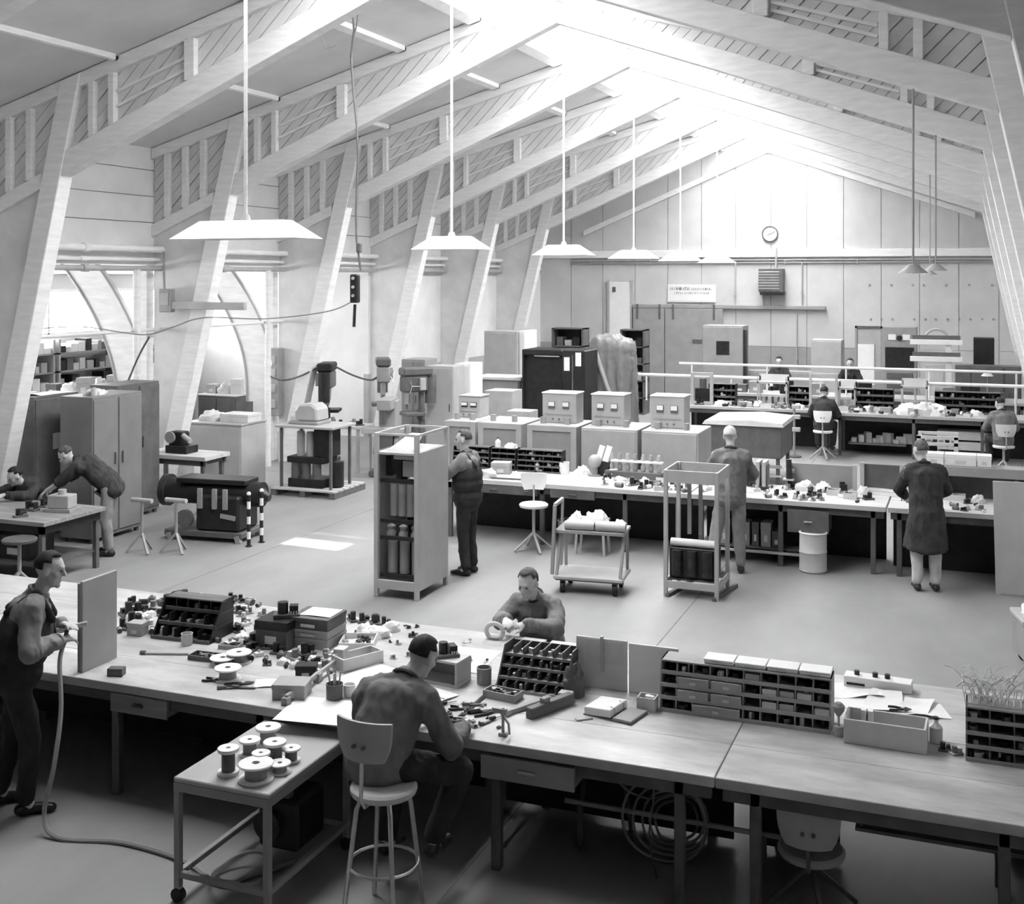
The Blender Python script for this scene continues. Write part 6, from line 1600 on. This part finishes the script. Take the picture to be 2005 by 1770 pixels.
for i, (x, y, w, h) in enumerate(((-15.2, 15.2, 1.0, 1.3), (-14.6, 16.6, 1.2, 1.5), (-15.0, 18.6, 1.0, 1.6), (-14.0, 19.6, .9, 1.2), (-13.7, 14.9, 1.0, 1.62))):
    t = cabinet((x, y, 0), w, .6, h, 'grey stores counter in the side aisle, %s' % ('nearest the windows', 'in the first opening', 'in the second opening', 'beside the second curved bracket', 'closest to the tall cupboards')[i], 0, (M_STEEL, M_DSTEEL)[i % 2], 2, True, M_LCARD, 0, 'stores_counter', 'counter')
    for k in range(3):
        p = Vector((x - w*.3 + k*w*.3, y + .3, h + .031))
        if k == 1: heap(p, .3, .3, .22, 'pale sack on a stores counter in the aisle', M_CLOTH if i % 2 else M_PAPER, 0, 240+i*3+k, 'sack', 'sack', 'sacks on the stores counters')
        else: carton(p, .22, .25, .18 + .06*k, 'small carton on a stores counter in the aisle', .2*k, (M_CARD, M_DCARD, M_LCARD)[(i+k) % 3], group='cartons on the stores counters')
# ------------------------------------------------------------------ far benches at the right
FYB, FH = 24.35, .86
def far_bench(x0, x1, y0, label, legs):
    return bench(x0, x1, y0, y0 + .95, FH, label, legs, M_LSTEEL, planks=2, shade_boards=((x0+.05, x1-.05, .85, 0),))
fb1 = far_bench(-5.75, -2.62, FYB + .1, 'far workbench left of the dark seated worker', (-5.6, -4.2, -2.75))
fb2 = far_bench(-2.6, 1.2, FYB - .15, 'far workbench between the two seated workers', (-2.45, -1.05, .2, 1.1))
MB().box(.3, 1.4, .2, .7, .22, .25).build('lower_shelf', M_DSTEEL, fb2)
fb3 = bench(-5.4, 1.2, 27.0, 28.0, .9, 'farthest workbench along the gable', (-5.3, -3.2, -1.0, 1.0), M_LSTEEL, planks=2)
# service rails over the benches
for i, (Y, z, p0, p1, r) in enumerate(((FYB + .8, 1.42, 1240, 2010, .035), (27.4, 1.52, 1330, 2010, .03))):
    a, b = AY(p0, 700, Y), AY(p1, 700, Y)
    t = thing('service_rail', ('long white service rail over the far bench', 'thinner white service rail over the farthest bench')[i], 'rail', (a.x, Y, 0))
    MB().cyl((0, 0, z), (b.x-a.x, 0, z), r, n=8).build('pipe', M_WHITE, t, smooth=True)
    for k in range(5): MB().cyl((.3 + (b.x-a.x-.5)*k/4, 0, FH if i == 0 else .9), (.3 + (b.x-a.x-.5)*k/4, 0, z), .02, n=8).build('support', M_WHITE, t)
def FQ(px, py, z=FH): return G(px, py, z)
# racks and frames on the far bench
def fx(px, Y=FYB): return AY(px, 760, Y).x
for i, (p0, p1, c, rows) in enumerate(((1388, 1440, 3, 3), (1545, 1585, 3, 3), (1668, 1750, 4, 3), (1830, 1960, 6, 3))):
    a, b = fx(p0, FYB + .6), fx(p1, FYB + .6)
    bin_rack(Vector(((a+b)/2, FYB + .55, FH)), b-a, .28, .42, rows, c, ('dark parts rack at the left of the far bench', 'dark parts rack left of the dark seated worker', 'dark parts rack right of the dark seated worker', 'long dark parts rack before the farther seated worker')[i], 0, M_BLACK, .01, 300+i, .8, M_DSTEEL)
def picture_frame(px0, px1, py0, py1, Y, label, m=M_LSTEEL, wid=.05, fill=None):
    a, b = AY(px0, py1, Y), AY(px1, py0, Y); w, h = b.x-a.x, b.z-a.z
    h += a.z - FH; t = thing('test_stand', label, 'frame', (a.x, Y, FH))
    for (x0, x1, z0, z1) in ((0, wid, 0, h), (w-wid, w, 0, h), (wid, w-wid, 0, wid), (wid, w-wid, h-wid, h)): MB().box(x0, x1, 0, .06, z0, z1).build('frame_bar', m, t, .004)
    if fill:
        MB().box(w*.15, w*.85, .1, .3, .02, h*.5).build('unit', M_BLACK, t, .01); MB().cyl((w*.5, .15, h*.5), (w*.5, .15, h*.8), w*.15, n=10).build('unit_top', M_DSTEEL, t, smooth=True)
    return t
z0 = AY(1350, 790, FYB + .25)
picture_frame(1352, 1396, 730, 792, FYB + .3, 'white upright test frame at the left end of the far bench', M_LSTEEL, .07, True)
picture_frame(1584, 1640, 732, 786, FYB + .3, 'white upright test frame behind the dark seated worker', M_LSTEEL, .05)
for i, (px, w, h) in enumerate(((1512, .62, .62), (1658, .35, .55), (1790, .5, .62))):
    x = fx(px, FYB + .5)
    t = thing('wire_mesh_box', ('pale wire box in the middle of the far bench', 'pale panel of switches on the far bench', 'pale wire box before the white cross rack')[i], 'box', (x, FYB + .45, FH))
    for sx in (-w/2, w/2-.03): MB().box(sx, sx+.03, 0, .03, 0, h).build('post', M_LSTEEL, t); MB().box(sx, sx+.03, .3, .33, 0, h).build('post', M_LSTEEL, t)
    MB().box(-w/2, w/2, 0, .33, h-.14, h-.1).build('shelf', M_LSTEEL, t); MB().box(-w/2, w/2, .3, .31, h-.1, h+.04).build('back', M_LCARD, t)
    for k in range(4): MB().cbox((-w*.3 + k*w*.2, .15, .1), (.08, .12, .2)).build('unit', (M_STEEL, M_LSTEEL)[k % 2], t, .005)
fr = random.Random(4)
xs = [1370, 1410, 1425, 1455, 1470, 1485, 1500, 1530, 1550, 1565, 1650, 1665, 1685, 1700, 1715, 1735, 1750, 1765, 1780, 1800, 1815, 1830, 1850, 1870, 1890, 1910]
where = ['left of the test frame', 'right of the first test frame', 'beside the first dark rack', 'in front of the first dark rack', 'left of the pale wire box', 'close to the pale wire box', 'before the pale wire box', 'right of the pale wire box', 'before the second dark rack', 'left of the dark seated worker', 'right of the dark seated worker', 'before the switch panel', 'at the left of the third rack', 'before the third rack', 'below the third rack', 'at the right of the third rack', 'left of the cloth pile', 'against the cloth pile', 'under the cloth pile edge', 'right of the cloth pile', 'before the second wire box', 'left of the long dark rack', 'before the long dark rack', 'midway along the long dark rack', 'near the farther seated worker', 'beside the farther seated worker']
for i, px in enumerate(xs):
    p = AY(px, 790, FYB + .3 + .1*(i % 3)); p.z = FH
    k = i % 4
    if k == 0: relay(p, .2, 'dark component on the far bench ' + where[i], i, 400+i, 'components on the far bench')
    elif k == 1: heap(p, .26, .2, .1, 'white cloth on the far bench ' + where[i], M_PAPER, i, 430+i)
    elif k == 2: tray(p, .24, .18, .08, 'pale tray on the far bench ' + where[i], 0, M_LCARD, 5, seed=i)
    else: carton(p, .2, .15, .1, 'small grey box on the far bench ' + where[i], .2*i, M_STEEL, False)
for i, (px, w, h) in enumerate(((1775, .5, .2), (1810, .6, .24), (1835, .4, .2))):
    p = AY(px, 800, FYB + .12); p.z = FH; heap(p, w, .4, h, ('left pile of pale cloth on the far bench', 'largest pile of pale cloth on the far bench', 'right pile of pale cloth on the far bench')[i], M_CLOTH if i % 2 else M_PAPER, 0, 460+i)
for i in range(9):
    p = Vector((-2.2 + i*.13, FYB + .25, .252)); carton(p, .1, .2, .08 + .06*(i % 3), 'small box on the low shelf under the far bench, %s from left' % ('first', 'second', 'third', 'fourth', 'fifth', 'sixth', 'seventh', 'eighth', 'ninth')[i], .2*i, (M_LSTEEL, M_CARD, M_STEEL)[i % 3], False, group='boxes under the far bench')
for i in range(3):
    p = AY(1910, 850, FYB + .2); carton(Vector((p.x - .25, FYB + .35, 0 + .2*i)), .9, .5, .16, ('bottom', 'middle', 'top')[i] + ' pale flat box under the right end of the far bench', 0, M_LCARD, True)
# pipe stand by the dark seated worker
t = thing('pipe_stand', 'tall thin grey stand with clamps before the far bench', 'stand', G(1555, 895))
MB().cyl((0, 0, 0), (0, 0, 1.05), .025, n=8).build('post', M_STEEL, t, smooth=True); MB().cyl((0, 0, 0), (0, 0, .03), .14, n=14).build('foot', M_DSTEEL, t)
for z in (.55, .8, 1.0): MB().cbox((.04, 0, z), (.16, .1, .08)).build('clamp', M_LSTEEL, t, .01)
# white table frame on the floor at right (before the far bench)
p = G(1890, 898)
t = thing('slatted_crate', 'pale slatted frame crate standing behind the long coat', 'crate', (AY(1795, 880, 19.2).x, 19.2, 0)); w = AY(1876, 880, 19.2).x - AY(1795, 880, 19.2).x
for x in (0, w-.06):
    for y in (0, .5): MB().box(x, x+.06, y, y+.06, 0, 1.12).build('post', M_LCARD, t)
for z in (.55, .98, 1.08): MB().box(0, w, 0, .03, z, z+.05).build('slat', M_LCARD, t); MB().box(0, w, .53, .56, z, z+.05).build('slat', M_LCARD, t)
MB().box(.02, w-.02, .02, .54, .5, .53).build('shelf', M_PLY, t)
for k in range(6): MB().box(.05 + k*w*.15, .05 + k*w*.15 + w*.1, .1, .4, .96, 1.06).build('block', (M_BLACK, M_STEEL)[k % 2], t)
# machines at the gable
def facebox(p0, p1, top, Y): a, b = AY(p0, top, Y), AY(p1, top, Y); return (a.x+b.x)/2, b.x-a.x, a.z
x, w, z = facebox(1375, 1455, 637, 31.0)
t = cabinet((x, 31.0, 0), w, .8, z, 'tall grey cabinet with a small dark window before the sliding door', 0, M_STEEL, 1, False)
MB().box(-w*.15, w*.17, -.03, -.018, z*.66, z*.82).build('window', M_BLACK, t); MB().box(w/2, w/2+.06, 0, .3, .2, z*.95).build('hinge_post', M_BLACK, t)
x, w, z = facebox(1588, 1648, 665, 31.5); cabinet((x, 31.5, 0), w, .7, z, 'plain pale grey cabinet at the gable right of the heads', 0, M_LSTEEL, 1, False)
x, w, z = facebox(1460, 1590, 725, 31.8)
cabinet((x, 31.8, 0), w, .5, z, 'long low grey bench cupboard against the gable', 0, M_STEEL, 3)
x, w, z = facebox(1728, 1795, 640, 31.0)
t = thing('switchboard', 'grey switchboard with two white dials at the gable', 'switchboard', (x, 31.0, 0))
MB().box(-w/2, w/2, 0, .6, 0, z).build('case', M_STEEL, t, .01); MB().box(-w*.42, w*.42, -.02, 0, z*.55, z*.78).build('dark_panel', M_BLACK, t)
for xx in (-w*.22, w*.2): MB().box(xx-.09, xx+.09, -.02, 0, z*.86, z*.92).build('dial', M_PAPER, t)
MB().cyl((0, 0, z*.88), (0, -.04, z*.88), .07, n=14).build('knob', M_BLACK, t)
for k in range(4): MB().box(-w*.38, w*.38, -.03, 0, z*(.14 + .1*k), z*(.14 + .1*k) + .14).build('drawer', M_DSTEEL, t, .005)
x, w, z = facebox(1674, 1728, 638, 31.2)
t = thing('display_frame', 'dark-edged pale frame left of the switchboard', 'frame', (x, 31.2, 0))
for s in (-w/2, w/2-.05): MB().box(s, s+.05, 0, .05, 0, z).build('post', M_STEEL, t)
MB().box(-w/2, w/2, 0, .05, z-.06, z).build('top_bar', M_DSTEEL, t); MB().box(-w/2+.05, w/2-.05, .03, .05, z*.5, z-.06).build('panel', M_LSTEEL, t); MB().box(-w*.4, w*.2, .0, .02, z*.35, z*.8).build('white_sheet', M_PAPER, t)
# white cross rack
x, w, z = facebox(1782, 1885, 664, 29.5)
t = thing('cross_rack', 'white rack with two long cross arms at the back right', 'rack', (x, 29.5, 0))
MB().box(w*.18, w*.30, 0, .1, 0, z).build('mast', M_PAPER, t, .006)
for zz in (z - .12, z - .52): MB().box(-w/2, w/2, -.08, 0, zz, zz + .12).build('cross_arm', M_PAPER, t, .006); MB().box(-w/2+.05, w/2-.05, -.02, .02, zz + .12, zz + .22).build('arm_back', M_DSTEEL, t)
MB().box(-w*.2, w*.14, .02, .12, .2, z - .6).build('panel', M_LCARD, t, .006); MB().box(-.5, .5, -.1, .4, 0, .05).build('foot', M_DSTEEL, t)
MB().tube([(.25*math.cos(a), .1, z + .02 + .22*math.sin(a)) for a in [math.pi*k/12 for k in range(13)]], .03, 8).build('hoop', M_LSTEEL, t, smooth=True)
x, w, z = facebox(1906, 1947, 662, 30.0)
cabinet((x, 30.0, 0), w, .6, z, 'black upright cabinet near the right column at the gable', 0, M_BLACK, 1)
x, w, z = facebox(1870, 2000, 715, 28.8); cabinet((x, 28.8, 0), w, .5, z, 'dark low cupboard behind the farthest bench', 0, M_DSTEEL, 4)
lampx = AY(1933, 712, 27.5)
t = thing('desk_lamp', 'small white-shaded lamp on the farthest bench', 'lamp', (lampx.x, 27.5, .9))
MB().cyl((0, 0, 0), (0, 0, .03), .09, n=14).build('foot', M_STEEL, t); MB().cyl((0, 0, .03), (0, 0, .5), .012, n=8).build('stem', M_STEEL, t); MB().lathe([(.04, .62), (.13, .52), (.12, .52), (.03, .6)], n=16).build('shade', M_PAPER, t, smooth=True)
for i, px in enumerate((1450, 1480, 1540, 1570, 1600, 1690, 1720, 1850, 1900, 1950)):
    p = AY(px, 740, 27.35); p.z = .9
    carton(p, .3, .25, .18 + .08*(i % 3), 'dark box on the farthest bench, %s from the left' % ('first', 'second', 'third', 'fourth', 'fifth', 'sixth', 'seventh', 'eighth', 'ninth', 'tenth')[i], .1*i, (M_DSTEEL, M_STEEL, M_BLACK)[i % 3], True, group='boxes on the farthest bench')
# seated and standing workers far off
stool(Vector((-2.72, 23.72, 0)), R(5), .56, 'stool with pale backrest under the dark seated worker', M_PAPER, 'star', True, M_LSTEEL, M_PAPER, .3)
person('dark-clad worker seated at the far bench, back turned', (-2.72, 23.76, .56), R(0), SIT, dict(head=(0, .2, .72)), look=(0, 1, -.5), top=M_NAVY, legs=M_OVER, hair=M_HDARK, vox=.016)
stool(Vector((.55, 23.1, 0)), R(10), .52, 'stool under the worker seated at the far right', M_LCARD, 'star', True, M_LSTEEL, M_LCARD, .3)
person('worker in a grey jacket seated at the far bench near the right edge', (.55, 23.14, .52), R(12), SIT, dict(head=(-.02, .2, .72)), look=(-.4, 1, -.4), top=M_GREYCOAT, legs=M_OVER, hair=M_HDARK, vox=.016)
stool(Vector((-4.25, 28.45, 0)), R(180), .82, 'stool under the left worker at the farthest bench', M_DWOOD, 'star', False)
person('dark-haired worker seated at the farthest bench, only the head showing', (-4.25, 28.40, .82), R(180), SIT, None, look=(0, 1, -.9), top=M_NAVY, legs=M_OVER, hair=M_HDARK, vox=.018)
stool(Vector((-2.62, 28.45, 0)), R(180), .82, 'stool under the right worker at the farthest bench', M_DWOOD, 'star', False)
person('dark-clad worker at the farthest bench, head and shoulders showing', (-2.62, 28.40, .82), R(180), SIT, None, look=(0, 1, -.3), top=M_OVER, legs=M_OVER, hair=M_HDARK, vox=.018)
# crate at the right edge of the floor
p = G(2000, 1300)
t = thing('wire_crate', 'white-topped grey bin at the right edge of the floor', 'bin', (p.x + .25, p.y, 0), R(12))
MB().box(-.28, .28, -.2, .25, .08, .42).build('body', M_STEEL, t, .02); MB().box(-.3, .3, -.22, .27, .42, .47).build('rim', M_LSTEEL, t, .01)
heap_o = heap(Vector((p.x + .25, p.y, .471)), .5, .4, .18, 'white crumpled cloth in the bin at the right edge', M_PAPER, .2, 500)
for x in (-.2, .2): MB().cyl((x, -.12, .04), (x, -.08, .04), .04, n=12).build('wheel', M_RUBBER, t); MB().cyl((x, .15, .04), (x, .19, .04), .04, n=12).build('wheel', M_RUBBER, t)

scatter(((1400, 806), (1590, 814), (1590, 802), (1400, 795)), 22, .13, 'small part on the left half of the far bench', 'small parts on the left far bench', 31, FH, .14, .5, (FYB + .16, FYB + .5))
scatter(((1650, 820), (1900, 834), (1895, 818), (1650, 806)), 28, .13, 'small part on the right half of the far bench', 'small parts on the right far bench', 32, FH, .14, .5, (FYB - .1, FYB + .5))
